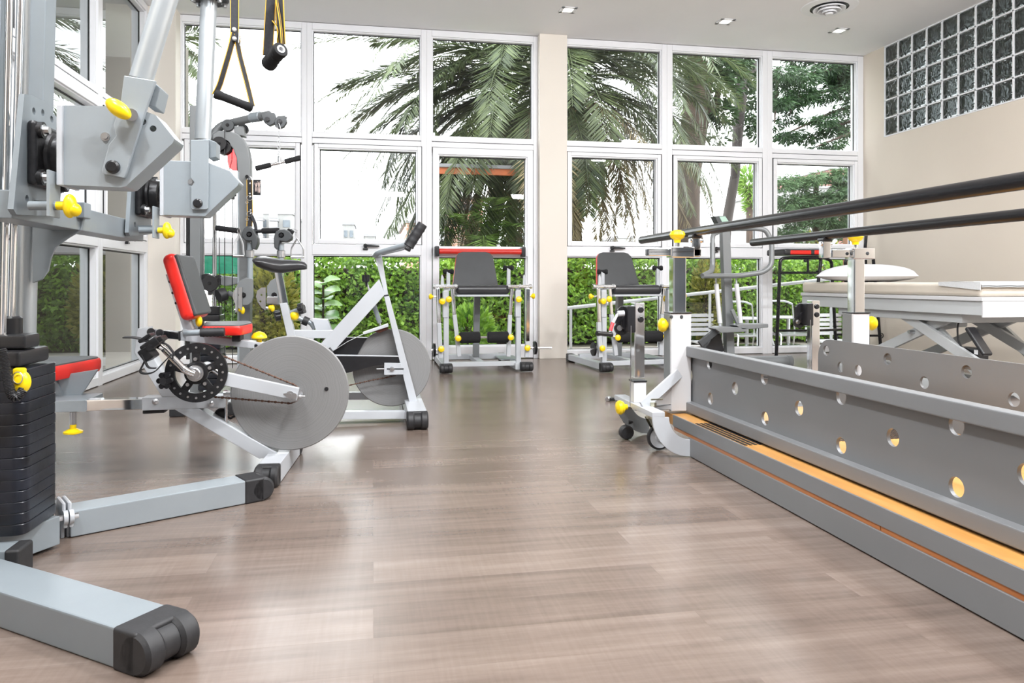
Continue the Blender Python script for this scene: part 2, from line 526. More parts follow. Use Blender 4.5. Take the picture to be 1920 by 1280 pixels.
ORG = {}
def tag(o, label=None, cat=None, group=None, kind=None):
    if label: o['label'] = label
    if cat: o['category'] = cat
    if group: o['group'] = group
    if kind: o['kind'] = kind
    return o
def thing(name, label, cat, loc=(0, 0, 0), group=None):
    o = bpy.data.objects.new(name, None)
    o.empty_display_size = .1
    COL.objects.link(o); o.location = loc
    ORG[o] = V(loc)
    return tag(o, label, cat, group)
def build(name, mb, mat, parent=None, label=None, smooth=True, origin=None):
    me = bpy.data.meshes.new(name)
    base = ORG[parent] if parent is not None else V((0, 0, 0))
    o0 = V(origin) if origin is not None else base
    me.from_pydata([tuple(V(v) - o0) for v in mb.v], [], mb.f)
    me.validate()
    bm = bmesh.new(); bm.from_mesh(me)
    if len(bm.faces) < 30000: bmesh.ops.recalc_face_normals(bm, faces=bm.faces[:])
    bm.to_mesh(me); bm.free()
    if smooth:
        me.shade_smooth()
        me.set_sharp_from_angle(angle=R(38))
    me.materials.append(MATS[mat])
    o = bpy.data.objects.new(name, me)
    COL.objects.link(o)
    if parent is not None:
        o.parent = parent; o.location = o0 - base
    else:
        o.location = o0
    ORG[o] = o0
    if label: o['label'] = label
    if smooth and len(mb.f) < 20000:
        md = o.modifiers.new('weighted_normal', 'WEIGHTED_NORMAL'); md.keep_sharp = True; md.weight = 80
    return o
def struct(name, mb, mat, parent=None, smooth=True):
    o = build(name, mb, mat, parent, smooth=smooth)
    if parent is None: o['kind'] = 'structure'
    return o
def sgroup(name, loc=(0, 0, 0)):
    o = bpy.data.objects.new(name, None); COL.objects.link(o); o.location = loc; ORG[o] = V(loc); o['kind'] = 'structure'
    return o
def copy_tree(o, parent=None):
    c = o.copy(); COL.objects.link(c)
    if parent is not None: c.parent = parent
    for ch in [x for x in o.children]: copy_tree(ch, c)
    return c
def knob(parent, p, d, s=1.0, stem=.03):
    # yellow lobed clamp knob on a bright spindle; d points away from the frame
    p, d = V(p), V(d).normalized()
    m = MB().lathe([(0, stem), (.012 * s, stem), (.014 * s, stem + .012 * s), (.026 * s, stem + .02 * s), (.031 * s, stem + .032 * s), (.026 * s, stem + .044 * s), (.012 * s, stem + .05 * s), (0, stem + .051 * s)], p, d, 20)
    k = build('knob', m, 'yellow', parent)
    build('spindle', MB().cyl(p - d * .01, p + d * (stem + .005), .008 * s + .001), 'chrome', k)
    return k
def bolt(m, p, d, r=.009, h=.008):
    return m.lathe([(0, h), (r, h), (r, 0), (r * 1.5, 0), (r * 1.5, -.004), (0, -.004)][::-1], p, d, 8)

def bolts(parent, items, r=.009, h=.008, mat='steel', name='bolt'):
    for p, d in items: build(name, bolt(MB(), p, d, r, h), mat, parent)
# ================================================================== ROOM
YB = 7.68           # inner face of the window wall
XL, XR = -2.10, 5.50
CEIL = 3.375
YF = -3.2           # room runs on behind the camera
struct('floor', MB().box(((XL + XR) / 2, (YB + YF) / 2, -.05), (XR - XL + .5, YB - YF + .3, .10), bev=0), 'vinyl_planks')
struct('ceiling', MB().box(((XL + XR) / 2, (YB + YF) / 2, CEIL + .1), (XR - XL + .5, YB - YF + .3, .20), bev=0), 'ceiling_paint')
# right wall around the glass-block light
GB_Z0, GB_Z1, GB_Y1, GB_P = 2.385, 3.365, 7.285, .2085
NCOL = 14
GB_Y0 = GB_Y1 - NCOL * GB_P
w = MB()
w.span((XR, YF, 0), (XR + .2, YB + .1, GB_Z0), 0)
w.span((XR, GB_Y1, GB_Z0), (XR + .2, YB + .1, CEIL), 0)
w.span((XR, YF, GB_Z0), (XR + .2, GB_Y0, CEIL), 0)
w.span((XR, GB_Y0, GB_Z1), (XR + .2, GB_Y1, CEIL), 0)
struct('wall_right', w, 'wall_beige')
struct('baseboard_right', MB().span((XR - .012, YF, 0), (XR, YB, .07), .002), 'skirting')
gb = sgroup('window_10', (XR, GB_Y0, GB_Z0))
hz = (GB_Z1 - GB_Z0) / 5
g = MB()
for i in range(NCOL + 1):
    y = GB_Y0 + i * GB_P
    g.span((XR - .004, y - .0065, GB_Z0), (XR + .09, y + .0065, GB_Z1), 0)
for j in range(6):
    z = GB_Z0 + j * hz
    g.span((XR - .004, GB_Y0, z - .0065), (XR + .09, GB_Y1, z + .0065), 0)
struct('mortar_grid', g, 'frame_white', gb)
bl0 = None
for i in range(NCOL):
    for j in range(5):
        c = V((XR + .045, GB_Y0 + (i + .5) * GB_P, GB_Z0 + (j + .5) * hz))
        if bl0 is None:
            m = MB().box(c, (.085, GB_P - .0145, hz - .0145), bev=.012)
            # pressed rim on each face
            m.prism([c + V((-.0455, sy * (GB_P / 2 - .022), sz * (hz / 2 - .022))) for sy, sz in ((-1, -1), (1, -1), (1, 1), (-1, 1))], (.002, 0, 0))
            bl0 = build('glass_block', m, 'block_glass', gb, origin=c)
        else:
            o = bl0.copy(); COL.objects.link(o); o.parent = gb; o.location = c - V((XR, GB_Y0, GB_Z0))
# left wall: pillar in the corner, glazing elsewhere
struct('wall_left', MB().span((XL - .12, 7.47, 0), (XL + .275, YB + .1, CEIL), .004), 'pillar_cream')
# dark panels added on the unseen rear wall, darkening reflections in chrome and glass
for i in range(5):
    rw = sgroup('window_%d' % (20 + i), (XL + .5 + i * 1.4, YF, 0))
    struct('pane', MB().span((XL + .55 + i * 1.4, YF, .3), (XL + 1.45 + i * 1.4, YF + .02, 2.6), 0), 'window_dark', rw)
    struct('window_frame', MB().span((XL + .5 + i * 1.4, YF, .25), (XL + .55 + i * 1.4, YF + .05, 2.65), 0).span((XL + 1.45 + i * 1.4, YF, .25), (XL + 1.5 + i * 1.4, YF + .05, 2.65), 0), 'frame_white', rw)
# column in the window wall
struct('wall_back', MB().span((1.695, YB - .12, 0), (1.99, YB + .2, CEIL), .004), 'pillar_cream')
struct('wall_front', MB().span((XL - .1, YF - .2, 0), (XR + .2, YF, CEIL), 0), 'rear_white')

# window wall -------------------------------------------------------
ZR = dict(ut=3.295, ub=2.294, st=2.12, sb=1.228, lt=1.058, lb=.082)
def glazing(name, loc, u0, u1, p0, p1, s0, s1, door=False, handle=True, gl='window_glass', handed=1):
    """One bay. loc(u, d, z): u along the wall, d into the room. p0..p1 fixed panes, s0..s1 opening sash pane."""
    root = sgroup(name, loc(u0, 0, 0))
    def bx(m, ua, ub, za, zb, d0, d1, bev=.004):
        a, b = loc(ua, d0, za), loc(ub, d1, zb)
        lo = V((min(a.x, b.x), min(a.y, b.y), min(a.z, b.z))); hi = V((max(a.x, b.x), max(a.y, b.y), max(a.z, b.z)))
        m.span(lo, hi, bev)
    fr = MB()
    e = .012
    # fixed frame
    bx(fr, u0, p0 - e, 0, CEIL - .005, -.10, .035); bx(fr, p1 + e, u1, 0, CEIL - .005, -.10, .035)
    tc = (ZR['ub'] + ZR['st']) / 2 + .025
    for za, zb in ((ZR['ut'] + e, CEIL - .004), (tc + .003, ZR['ub'] - e), (ZR['st'] + .055, tc - .003)):
        bx(fr, p0 - e, p1 + e, za, zb, -.10, .035)
    if not door:
        bx(fr, p0 - e, p1 + e, ZR['lt'] + e, ZR['sb'] - .055, -.10, .035)
        bx(fr, p0 - e, p1 + e, .006, ZR['lb'] - e, -.10, .035)
    # glazing beads, one step further back
    def bead(m, a, b, za, zb, w=.013, d0=-.06, d1=.018):
        bx(m, a - w, a, za - w, zb + w, d0, d1, .002); bx(m, b, b + w, za - w, zb + w, d0, d1, .002)
        bx(m, a, b, za - w, za, d0, d1, .002); bx(m, a, b, zb, zb + w, d0, d1, .002)
    bead(fr, p0, p1, ZR['ub'], ZR['ut'])
    if not door: bead(fr, p0, p1, ZR['lb'], ZR['lt'])
    struct('window_frame', fr, 'frame_white', root)
    gk = MB()
    def gasket(a, b, za, zb, w=.007):
        bx(gk, a, a + w, za, zb, -.034, -.024, 0); bx(gk, b - w, b, za, zb, -.034, -.024, 0)
        bx(gk, a, b, za, za + w * .6, -.034, -.024, 0); bx(gk, a, b, zb - w * 1.3, zb, -.034, -.024, 0)
    gasket(p0, p1, ZR['ub'], ZR['ut'])
    if not door: gasket(p0, p1, ZR['lb'], ZR['lt'])
    sm = MB()
    if door:
        panes = [(s0, s1, 1.163, 2.09), (s0, s1, .145, 1.05)]
        a, b = p0 - .004, p1 + .004
        for za, zb in ((2.09 + e, 2.17), (1.05 + e, 1.163 - e), (.008, .145 - e)):
            bx(sm, a, b, za, zb, -.07, .05)
        bx(sm, a, s0 - e, .008, 2.17, -.07, .052); bx(sm, s1 + e, b, .008, 2.17, -.07, .052)
        for q in panes: bead(sm, q[0], q[1], q[2], q[3], d1=.034); gasket(*q)
        dr = struct('door_leaf', sm, 'frame_white', root)
    else:
        sb, st = ZR['sb'], ZR['st']
        bx(sm, s0 - .052, s0 - e, sb - .05, st + .05, -.07, .05); bx(sm, s1 + e, s1 + .052, sb - .05, st + .05, -.07, .05)
        bx(sm, s0 - e, s1 + e, sb - .05, sb - e, -.07, .05); bx(sm, s0 - e, s1 + e, st + e, st + .05, -.07, .05)
        bead(sm, s0, s1, sb, st, d1=.034); gasket(s0, s1, sb, st)
        panes = [(s0, s1, sb, st), (p0, p1, ZR['lb'], ZR['lt'])]
        struct('sash', sm, 'frame_white', root)
        # black seal line round the sash
        for ua, ub, za, zb in ((s0 - .060, s0 - .053, sb - .055, st + .055), (s1 + .053, s1 + .060, sb - .055, st + .055), (s0 - .06, s1 + .06, st + .052, st + .057)):
            bx(gk, ua, ub, za, zb, .0, .0362, 0)
    struct('gasket', gk, 'black_rubber', root)
    panes = [(p0, p1, ZR['ub'], ZR['ut'])] + panes
    for a, b, za, zb in panes:
        m = MB(); bx(m, a - .006, b + .006, za - .006, zb + .006, -.036, -.030, 0)
        # a single clear sheet: keep only the room-side face
        f = [q for q in m.f]
        q0 = loc(a - .006, -.03, za - .006); q1 = loc(b + .006, -.03, za - .006); q2 = loc(b + .006, -.03, zb + .006); q3 = loc(a - .006, -.03, zb + .006)
        struct('pane', MB().add([q0, q1, q2, q3], [(0, 1, 2, 3)]), gl, root)
    if handle and not door:
        uc = (s0 + s1) / 2 + .02 * handed
        h = MB()
        c = loc(uc - .045, .05, ZR['sb'] - .085 + .042)
        n = loc(0, 1, 0) - loc(0, 0, 0); u = loc(1, 0, 0) - loc(0, 0, 0)
        zc = ZR['sb'] - .078
        bx(h, uc - .075, uc - .025, zc - .03, zc - .014, .035, .062, .003)
        h.cyl(loc(uc - .05, .045, zc - .02), loc(uc - .05, .045, zc + .022), .014)
        h.cyl(loc(uc - .05, .075, zc + .012), loc(uc - .05, .03, zc + .012), .02, bev=.004)
        h.tube([loc(uc - .055, .066, zc + .012), loc(uc, .085, zc + .010), loc(uc + .085, .07, zc + .006)], [.012, .011, .008], 10)
        struct('handle', h, 'black_plastic', root)
    return root
back = lambda u, d, z: V((u, YB - d, z))
glazing('window_1', back, -1.83, -.648, -1.80, -.709, -1.735, -.765, handle=False)
glazing('window_2', back, -.648, .534, -.586, .467, -.524, .429)
d1 = glazing('door_1', back, .534, 1.695, .60, 1.637, .663, 1.569, door=True)
glazing('window_3', back, 1.99, 3.128, 2.019, 3.058, 2.066, 3.003)
glazing('window_4', back, 3.128, 4.31, 3.199, 4.239, 3.25, 4.185)
glazing('window_5', back, 4.31, 5.50, 4.381, 5.416, 4.43, 5.365, handle=False)
# push bar across the door
pbar = MB().cyl(back(.655, .115, 1.108), back(1.535, .115, 1.108), .028, bev=.003)
pb = build('push_bar', pbar, 'red_paint', d1)
m = MB()
for u in (.632, 1.522):
    m.span(back(u - .022, .055, 1.055), back(u + .022, .15, 1.16), .01)
build('push_bar_bracket', m, 'black_plastic', d1)
# side glazing
side = lambda u, d, z: V((XL + d, u, z))
ub = [7.47, 6.235, 5.03, 3.83, 2.63, 1.43]
for i in range(5):
    y1, y0 = ub[i], ub[i + 1]
    glazing('window_%d' % (i + 6 if i + 6 < 10 else i + 7), side, y0, y1, y0 + .06, y1 - .06, y0 + .12, y1 - .12, handle=(i == 0), gl='side_glass')
# dim covered passage beyond the side glazing
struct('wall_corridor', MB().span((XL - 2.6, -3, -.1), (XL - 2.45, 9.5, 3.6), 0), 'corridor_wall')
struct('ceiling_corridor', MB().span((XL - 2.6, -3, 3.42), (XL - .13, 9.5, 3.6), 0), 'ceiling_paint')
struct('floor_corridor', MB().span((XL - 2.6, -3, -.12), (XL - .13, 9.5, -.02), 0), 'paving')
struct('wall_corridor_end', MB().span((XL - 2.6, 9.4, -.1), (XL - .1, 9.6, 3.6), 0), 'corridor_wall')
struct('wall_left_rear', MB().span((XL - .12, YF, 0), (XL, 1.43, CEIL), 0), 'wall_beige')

# ceiling fittings ---------------------------------------------------
for (px, py), where in zip(((1065, 18), (1360, 40), (1573, 57)), ('nearest the cream column', 'midway along the right window bay', 'beside the glass blocks, in front of the air vent')):
    p = PZ(px, py, CEIL)
    t = thing('downlight', 'small square recessed ceiling downlight ' + where, 'ceiling light', p, 'recessed downlights in the ceiling')
    f = MB()
    for sx, sy, lx, ly in ((-1, 0, .03, .15), (1, 0, .03, .15), (0, -1, .15, .03), (0, 1, .15, .03)):
        f.box(p + V((sx * .06, sy * .06, -.004)), (lx, ly, .008), bev=.002)
    build('trim_ring', f, 'frame_white', t)
    build('lamp', MB().lathe([(0, -.006), (.035, -.006), (.046, -.001), (0, -.001)], p, (0, 0, 1), 20), 'lamp_glow', t)
def vent(p, label):
    t = thing('ceiling_vent', label, 'air vent', p, None)
    m = MB()
    m.lathe([(.17, -.012), (.25, -.006), (.255, 0), (.15, 0)], p, (0, 0, 1), 40)
    build('flange', m, 'frame_white', t)
    for k, (r, h) in enumerate(((.145, -.03), (.105, -.045), (.065, -.06))):
        build('cone', MB().lathe([(r * .72, -.0), (r, h + .01), (r, h), (r * .95, h), (r * .66, -.004)], p, (0, 0, 1), 36), 'frame_white', t)
    build('hub', MB().lathe([(0, -.075), (.03, -.072), (.036, -.06), (0, -.05)], p, (0, 0, 1), 24), 'frame_white', t)
    build('throat', MB().lathe([(0, -.001), (.172, -.002), (.172, -.012), (.168, -.012), (.165, -.003), (0, -.003)], p, (0, 0, 1), 36), 'dark_grey', t)
vent(PZ(1555, 13, CEIL), 'round white ceiling air vent with stepped cones near the glass blocks')
# ================================================================== SHARED PARTS
def cap(parent, p, d, w, h, L=.075, mat='black_rubber', name='end_cap', lobes=True):
    """Black moulded foot on the end of a floor beam: p = centre of the beam end, d = outward direction."""
    p, d = V(p), V(d).normalized()
    sd = V((0, 0, 1)).cross(d).normalized()
    m = MB()
    rot = Matrix((sd, d, V((0, 0, 1)))).transposed()
    m.box(p + d * (L * .32), (w * 1.06, L * .75, h * 1.06), rot, .008, 3)
    if lobes:
        r = h * .53
        for s in (-1, 1):
            c = p + d * (L * .62) + sd * (s * w * .34)
            m.cyl(c - sd * (w * .19), c + sd * (w * .19), r, seg=28, bev=.008)
        c = p + d * (L * .62)
        m.cyl(c - sd * (w * .2), c + sd * (w * .2), r * .8, seg=24)
    return build(name, m, mat, parent)
def loop_chain(parent, pts, name='chain', r=.006, mat='chain_brown'):
    """Roller chain as a row of little plates along a path."""
    m = MB()
    pts = [V(p) for p in pts]
    L = sum((b - a).length for a, b in zip(pts, pts[1:]))
    step = .013; n = int(L / step); acc = 0
    i = 0; seg0 = 0
    for k in range(n):
        t = k * step
        while i < len(pts) - 2 and t > seg0 + (pts[i + 1] - pts[i]).length:
            seg0 += (pts[i + 1] - pts[i]).length; i += 1
        d = (pts[i + 1] - pts[i]).normalized()
        c = pts[i] + d * (t - seg0)
        m.beam(c - d * .0055, c + d * .0055, .006 if k % 2 else .009, .009, (0, 1, 0), bev=.002, seg=1)
    m.tube(pts, .0025, 6)
    return build(name, m, mat, parent)
def scr(parent, c, axis, r, t=.012):
    return build('bolt', bolt(MB(), c, axis, r, t), 'steel', parent)

# ================================================================== CABLE MACHINE IN THE LEFT FOREGROUND
G1 = thing('cable_machine', 'tall silver cable machine with two swivel arms and black weight stack, left foreground', 'gym machine', (-1.12, 2.5, 0))
def vpost(px0, px1, Y, zb, zt):
    """slightly leaning post: px0 at y=990, px1 at y=0"""
    a = P(px0, 990, Y); b = P(px1, 0, Y)
    d = (b - a) / (b.z - a.z)
    return a + d * (zb - a.z), a + d * (zt - a.z)
a, b = vpost(40, 60, 2.66, .05, 3.1)
build('column', MB().cyl(a, b, .031, seg=28), 'silver_tube', G1)
a, b = vpost(58, 82, 2.45, 1.0, 3.1)
build('upright', MB().beam(a, b, .042, .075, (0, 1, 0)), 'grey_blue', G1)
m = MB()
for p0, p1, Y in ((-2, 18, 2.36), (10, 38, 2.40)):
    a, b = vpost(p0, p1, Y, .1, 3.1)
    build('guide_rod', MB().cyl(a, b, .0095, seg=16), 'chrome', G1)
a, b = vpost(-28, -10, 2.4, .0, 3.1)
build('rear_upright', MB().beam(a, b, .06, .06, (0, 1, 0)), 'grey_blue', G1)
build('top_beam', MB().beam((-1.25, 2.2, 3.1), (-.95, 2.75, 3.1), .08, .06), 'grey_blue', G1)
# weight stack
sx0, sx1, sy0, sy1 = -1.24, -.945, 2.27, 2.50
rng = random.Random(3)
npl = 15
for i in range(npl):
    z0 = .10 + i * .0305
    k = .012 if i % 2 else .0
    ins = 0.0
    dx_ = rng.uniform(0, .0015)
    ol = fillet([V((sx0, sy0, z0)), V((sx1 - dx_, sy0 + dx_, z0)), V((sx1 - dx_, sy1, z0)), V((sx0, sy1, z0))], .035, 6, closed=True)
    cen_ = V(((sx0 + sx1) / 2, (sy0 + sy1) / 2, 0))
    rg_ = lambda sc, z: [V((cen_.x + (p.x - cen_.x) * sc, cen_.y + (p.y - cen_.y) * sc, z)) for p in ol]
    m = MB().loft([rg_(.988, z0), rg_(1, z0 + .002), rg_(1, z0 + .0275), rg_(.988, z0 + .0298)])
    build('weight_plate', m, 'stack_black', G1)
m = MB().box((-1.10, 2.385, .585), (.27, .2, .045), bev=.01)
m.box((-1.01, 2.37, .63), (.09, .10, .04), bev=.008)
c = P(20, 665, 2.4)
m.cyl((c.x, 2.4, .60), (c.x, 2.4, .70), .03, bev=.006)
build('stack_head', m, 'black_plastic', G1)
kp = P(40, 716, 2.25)
m = MB().ell(kp, (.024, .020, .032)).box(kp + V((-.004, .0, .028)), (.03, .022, .022), bev=.006)
m.cyl(kp + V((0, .0, 0)), kp + V((-.02, .06, 0)), .012)
k = build('selector_pin', m, 'yellow', G1)
build('pin_ring', MB().tube([kp + V((.012 * math.cos(t), -.021, .014 + .016 * math.sin(t))) for t in [i * .45 for i in range(14)]], .0016, 6, closed=True), 'steel', k)
pts = []
path = fillet([P(3, 655, 2.22), P(10, 690, 2.22), P(20, 738, 2.21), P(30, 748, 2.21), P(44, 730, 2.22)], .05, 8)
tot = 0; 
lens = [0]
for a, b in zip(path, path[1:]): lens.append(lens[-1] + (b - a).length)
for i in range(330):
    s = lens[-1] * i / 329
    j = 0
    while j < len(lens) - 2 and lens[j + 1] < s: j += 1
    t = (s - lens[j]) / max(1e-6, lens[j + 1] - lens[j])
    c = path[j].lerp(path[j + 1], t)
    d = (path[j + 1] - path[j]).normalized(); n1 = d.cross(V((0, 1, 0))).normalized(); n2 = d.cross(n1)
    an = i * .75
    pts.append(c + n1 * (.010 * math.cos(an)) + n2 * (.010 * math.sin(an)))
build('coiled_cord', MB().tube(pts, .0028, 6), 'black_plastic', G1)
# base: short foot, joint, splayed legs
fz = .043
a = PZ(-60, 1052, fz); b = PZ(52, 1046, fz)
build('base_foot', MB().beam((-1.42, 2.245, fz), (-.965, 2.245, fz), .085, .08), 'grey_blue', G1)
cap(G1, (-.965, 2.245, fz), (1, 0, 0), .085, .078, .05, lobes=False)
build('base_beam', MB().beam((-1.08, 2.28, fz + .01), (-.965, 2.48, fz + .01), .09, .085), 'grey_blue', G1)
build('base_plate', MB().beam((-1.3, 2.45, .05), (-.98, 2.52, .05), .16, .07), 'grey_blue', G1)
def leg(p0, p1, w, h, mt='silver'):
    p0, p1 = V(p0), V(p1); d = (p1 - p0).normalized()
    lg = build('floor_leg', MB().beam(p0, p1, w, h, bev=.006), mt, G1)
    cap(G1, p1, d, w, h, .10)
    return d
d = leg((-.955, 2.585, fz), (-.475, 2.86, fz), .105, .082)
j0 = V((-.962, 2.58, fz))
for o in (-.008, .008):
    c = j0 + d * o
    sdv = V((0, 0, 1)).cross(d)
    m = MB()
    rot = Matrix((sdv, d, V((0, 0, 1)))).transposed()
    m.box(c, (.06, .012, .12), rot, .005)
    for s in (-1, 1): m.cyl(c + sdv * (.07 * s) - d * .006 + V((0, 0, .03)), c + sdv * (.07 * s) + d * .006 + V((0, 0, .03)), .022)
    m.box(c + V((0, 0, .02)), (.15, .012, .045), rot, .004)
    m.box(c + V((0, 0, .045)), (.10, .012, .05), rot, .006)
    build('joint_flange', m, 'silver_white', G1)
for s in (-1, 1):
    for zz in (.03,):
        c = j0 + V((0, 0, 1)).cross(d) * (.07 * s) + V((0, 0, zz))
        bolts(G1, [(c + d * .014, d), (c - d * .014, -d)], .009, .014)
leg((-1.30, 2.33, fz), (-.487, 1.715, fz), .125, .085, 'grey_blue')  # darker material than the far leg: shade on its front put into the colour
# gusset under the cross beam
build('gusset', MB().pp([(60, 405), (158, 405), (152, 432), (128, 446), (104, 463), (95, 484), (90, 508), (78, 524), (60, 531)], 2.62, .012), 'grey_blue', G1)
# cross beam that carries both arms
zb = P(62, 392, 2.3).z
build('arm_beam', MB().beam((-.975, 2.16, zb), (-.975, 3.3, zb), .09, .075), 'grey_blue', G1)
build('beam_bracket', MB().beam(P(60, 395, 2.62), P(165, 395, 2.62), .06, .05), 'grey_blue', G1)
def arm_unit(dy, brk, lever, block, tube, pivot, holes, bolt_at, weld, kn, kn_d, name_lbl):
    Y = 2.2 + dy
    X0 = -.925
    sh = lambda pts: [PX(x, y, X0) + V((0, dy, 0)) for x, y in pts]
    plate = sh([(35, 176), (50, 178), (74, 190), (97, 220), (106, 262), (106, 330), (103, 402), (60, 404), (20, 402), (14, 392), (24, 290)])
    hl = [(PX(x, y, X0) + V((0, dy, 0)), .010) for x, y in ((53, 208), (70, 211), (87, 223), (98, 243), (40, 372))]
    build('bearing_plate', MB().prism(plate, (.014, 0, 0), hl), 'grey_blue', G1)
    c = PX(70, 296, X0) + V((.014, dy, 0))
    m = MB()
    m.box(c + V((.012, 0, 0)), (.024, .205, .175), bev=.012, seg=3)
    m.lathe([(.075, .02), (.07, .032), (.062, .036), (.060, .062), (.052, .066), (.040, .058), (.034, .05), (.03, .05)], c + V((0, .015, 0)), (1, 0, 0), 36)
    for sy in (-1, 1):
        for sz in (-1, 1):
            m.cyl(c + V((.012, sy * .078, sz * .064)), c + V((.034, sy * .078, sz * .064)), .022)
    bg = build('bearing', m, 'cast_black', G1)
    bolts(bg, [(c + V((.036, sy * .078, sz * .064)), (1, 0, 0)) for sy in (-1, 1) for sz in (-1, 1)], .011, .012)
    build('shaft', MB().cyl(c + V((-.02, .015, 0)), c + V((.145, .015, 0)), .025, seg=28), 'steel', G1)
    # plunger that locks the swivel
    q = PX(55, 384, X0) + V((.0, dy, 0))
    build('plunger', MB().cyl(q, q + V((.115, -.0, 0)), .013, seg=18), 'grey_blue', G1)
    wy = .10
    build('arm_bracket', MB().pp(brk, Y - .05, wy, holes), 'silver', G1)
    build('weld_flange', MB().pp(weld, Y - .062, wy + .024), 'silver_white', G1)
    build('arm_lever', MB().pp(lever, Y - .066, .016), 'silver', G1)
    build('lever_block', MB().pp(block, Y - .045, .085), 'grey_blue', G1)
    build('arm_tube', MB().cyl(P(*tube[0], Y), P(*tube[1], Y), .0305, seg=32), 'silver_tube', G1)
    pv = P(*pivot, Y - .066)
    build('pivot_cap', MB().lathe([(0, .012), (.012, .012), (.017, .008), (.018, 0), (0, 0)], pv, (0, -1, 0), 24), 'black_plastic', G1)
    scr(G1, P(*bolt_at, Y - .052), (0, -1, 0), .008, .006)
arm_unit(0, [(112, 197), (205, 199), (266, 206), (292, 216), (327, 260), (324, 268), (236, 349), (226, 351), (112, 346)],
         [(232, 141), (292, 151), (274, 203), (236, 326), (232, 334), (193, 326), (190, 320), (204, 270), (217, 254), (212, 236), (218, 216), (226, 190)],
         [(284, 150), (301, 164), (292, 201), (272, 196)], ((264, 150), (329, -60)), (212, 313),
         [(268, 228, .0085), (287, 241, .0085)], (197, 256), [(105, 196), (116, 196), (116, 347), (105, 347)], None, None, 'near')
arm_unit(.92, [(304, 300), (360, 302), (393, 305), (431, 320), (449, 341), (446, 348), (384, 406), (304, 403)],
         [(357, 262), (391, 261), (390, 390), (387, 393), (361, 393), (358, 390), (358, 350), (364, 342), (357, 332)],
         [(389, 260), (405, 266), (405, 294), (391, 297)], ((380, 262), (392, -6)), (371, 381),
         [], (358, 341), [(299, 299), (306, 299), (306, 404), (299, 404)], None, None, 'far')
# yellow locking knobs on the arms
kc = P(222, 204, 2.08)
rot = Matrix.Rotation(R(38), 3, 'Y')
k = build('knob', MB().ell(kc, (.036, .02, .020), rot), 'yellow', G1)
build('spindle', MB().cyl(P(246, 215, 2.135), P(246, 215, 2.09), .016), 'steel', k)
for (px, py, Y, s) in ((131, 386, 2.14, 1.0), (313, 432, 3.05, 1.0)):
    c = P(px, py, Y)
    k = build('knob', MB().ell(c, (.017, .02, .032)).ell(c + V((.012, 0, -.01)), (.016, .018, .018)).cyl(c + V((-.035, 0, 0)), c, .011), 'yellow', G1)
    build('spindle', MB().cyl(c + V((-.10, .01, 0)), c + V((-.03, 0, 0)), .012), 'grey_blue', k)
    build('knob_plate', MB().span((c.x - .045, Y - .03, c.z - .03), (c.x - .037, Y + .04, c.z + .09), .002), 'silver', G1)
# flange on top of the far arm
ft = P(392, 2, 3.12)
m = MB().cyl(ft, ft + V((0, 0, .022)), .075, seg=36, bev=.004)
fl = build('arm_flange', m, 'dark_grey', G1)
bolts(fl, [(ft + V((.058 * math.cos(i * 1.047 + .4), .058 * math.sin(i * 1.047 + .4), -.002)), (0, 0, -1)) for i in range(6)], .009, .012)
build('upper_tube', MB().cyl(ft + V((0, 0, .02)), ft + V((.01, 0, .5)), .045), 'dark_grey', G1)

# ================================================================== SUSPENSION STRAPS
def susp(label, strapsegs, hA, hB, r, Y, dY):
    t = thing('suspension_strap', label, 'training strap', (hA[0] * 0 + P(*hA, Y).x, Y, CEIL), 'suspension straps with foam handles')
    for i, (pts, w, wd) in enumerate(strapsegs):
        s = build('strap', MB().strap(pts, w, .004, wd, .03), 'webbing', t)
        m = MB()
        wv = V(wd).normalized()
        for sg in (-1, 1):
            m.strap([V(p) + wv * (sg * w * .47) + V((0, -.0025, 0)) for p in pts], .002, .003, wd, .03)
        build('edge_stitching', m, 'gold_stitch', s)
    a, b = P(*hA, Y), P(*hB, Y + dY)
    d = (b - a).normalized()
    L = (b - a).length
    prof = [(r * .55, 0), (r * .95, 0), (r * 1.08, .006), (r * 1.05, .02), (r * .93, .03), (r * .93, L * .36), (r * .99, L * .38), (r * .93, L * .40), (r * .93, L * .60), (r * .99, L * .62), (r * .93, L * .64), (r * .95, L - .03), (r * 1.06, L - .02), (r * 1.05, L - .004), (r * .55, L)]
    build('grip', MB().lathe(prof, a, d, 28), 'foam_black', t)
    build('grip_core', MB().lathe([(r * .35, -.001), (r * .56, -.001), (r * .56, L + .001), (r * .35, L + .001), (r * .35, -.001)], a, d, 24), 'white_paint', t)
    return t
Y = 2.9
top = P(440, 0, Y); top = V((top.x, Y, CEIL))
j = P(440, 78, Y)
def ceil_hook(t, p):
    build('ceiling_hook', MB().cyl(V((p.x, p.y, CEIL)), V((p.x, p.y, CEIL - .01)), .03).tube([V((p.x + .014 * math.cos(q), p.y, CEIL - .022 + .014 * math.sin(q))) for q in [k * .6 for k in range(11)]], .004, 8, closed=True), 'steel', t)
s1 = susp('black suspension strap with a triangular loop and tilted foam grip beside the silver arm',
     [([top, j], .030, (1, .3, 0)),
      ([j + V((-.002, 0, .03)), P(432, 92, Y), P(412, 160, Y), P(403, 178, Y)], .026, (.55, .85, 0)),
      ([j + V((.006, .01, .03)), P(447, 95, Y + .02), P(464, 160, Y + .04), P(473, 198, Y + .03)], .024, (.6, .8, .15))],
     (402, 175), (474, 203), .0165, Y, .03)
for py in (56, 73):
    build('rivet', MB().lathe([(0, .004), (.007, .003), (.009, 0), (0, 0)], P(439.5, py, Y) + V((0, -.004, 0)), (0, -1, 0), 16), 'steel', s1)
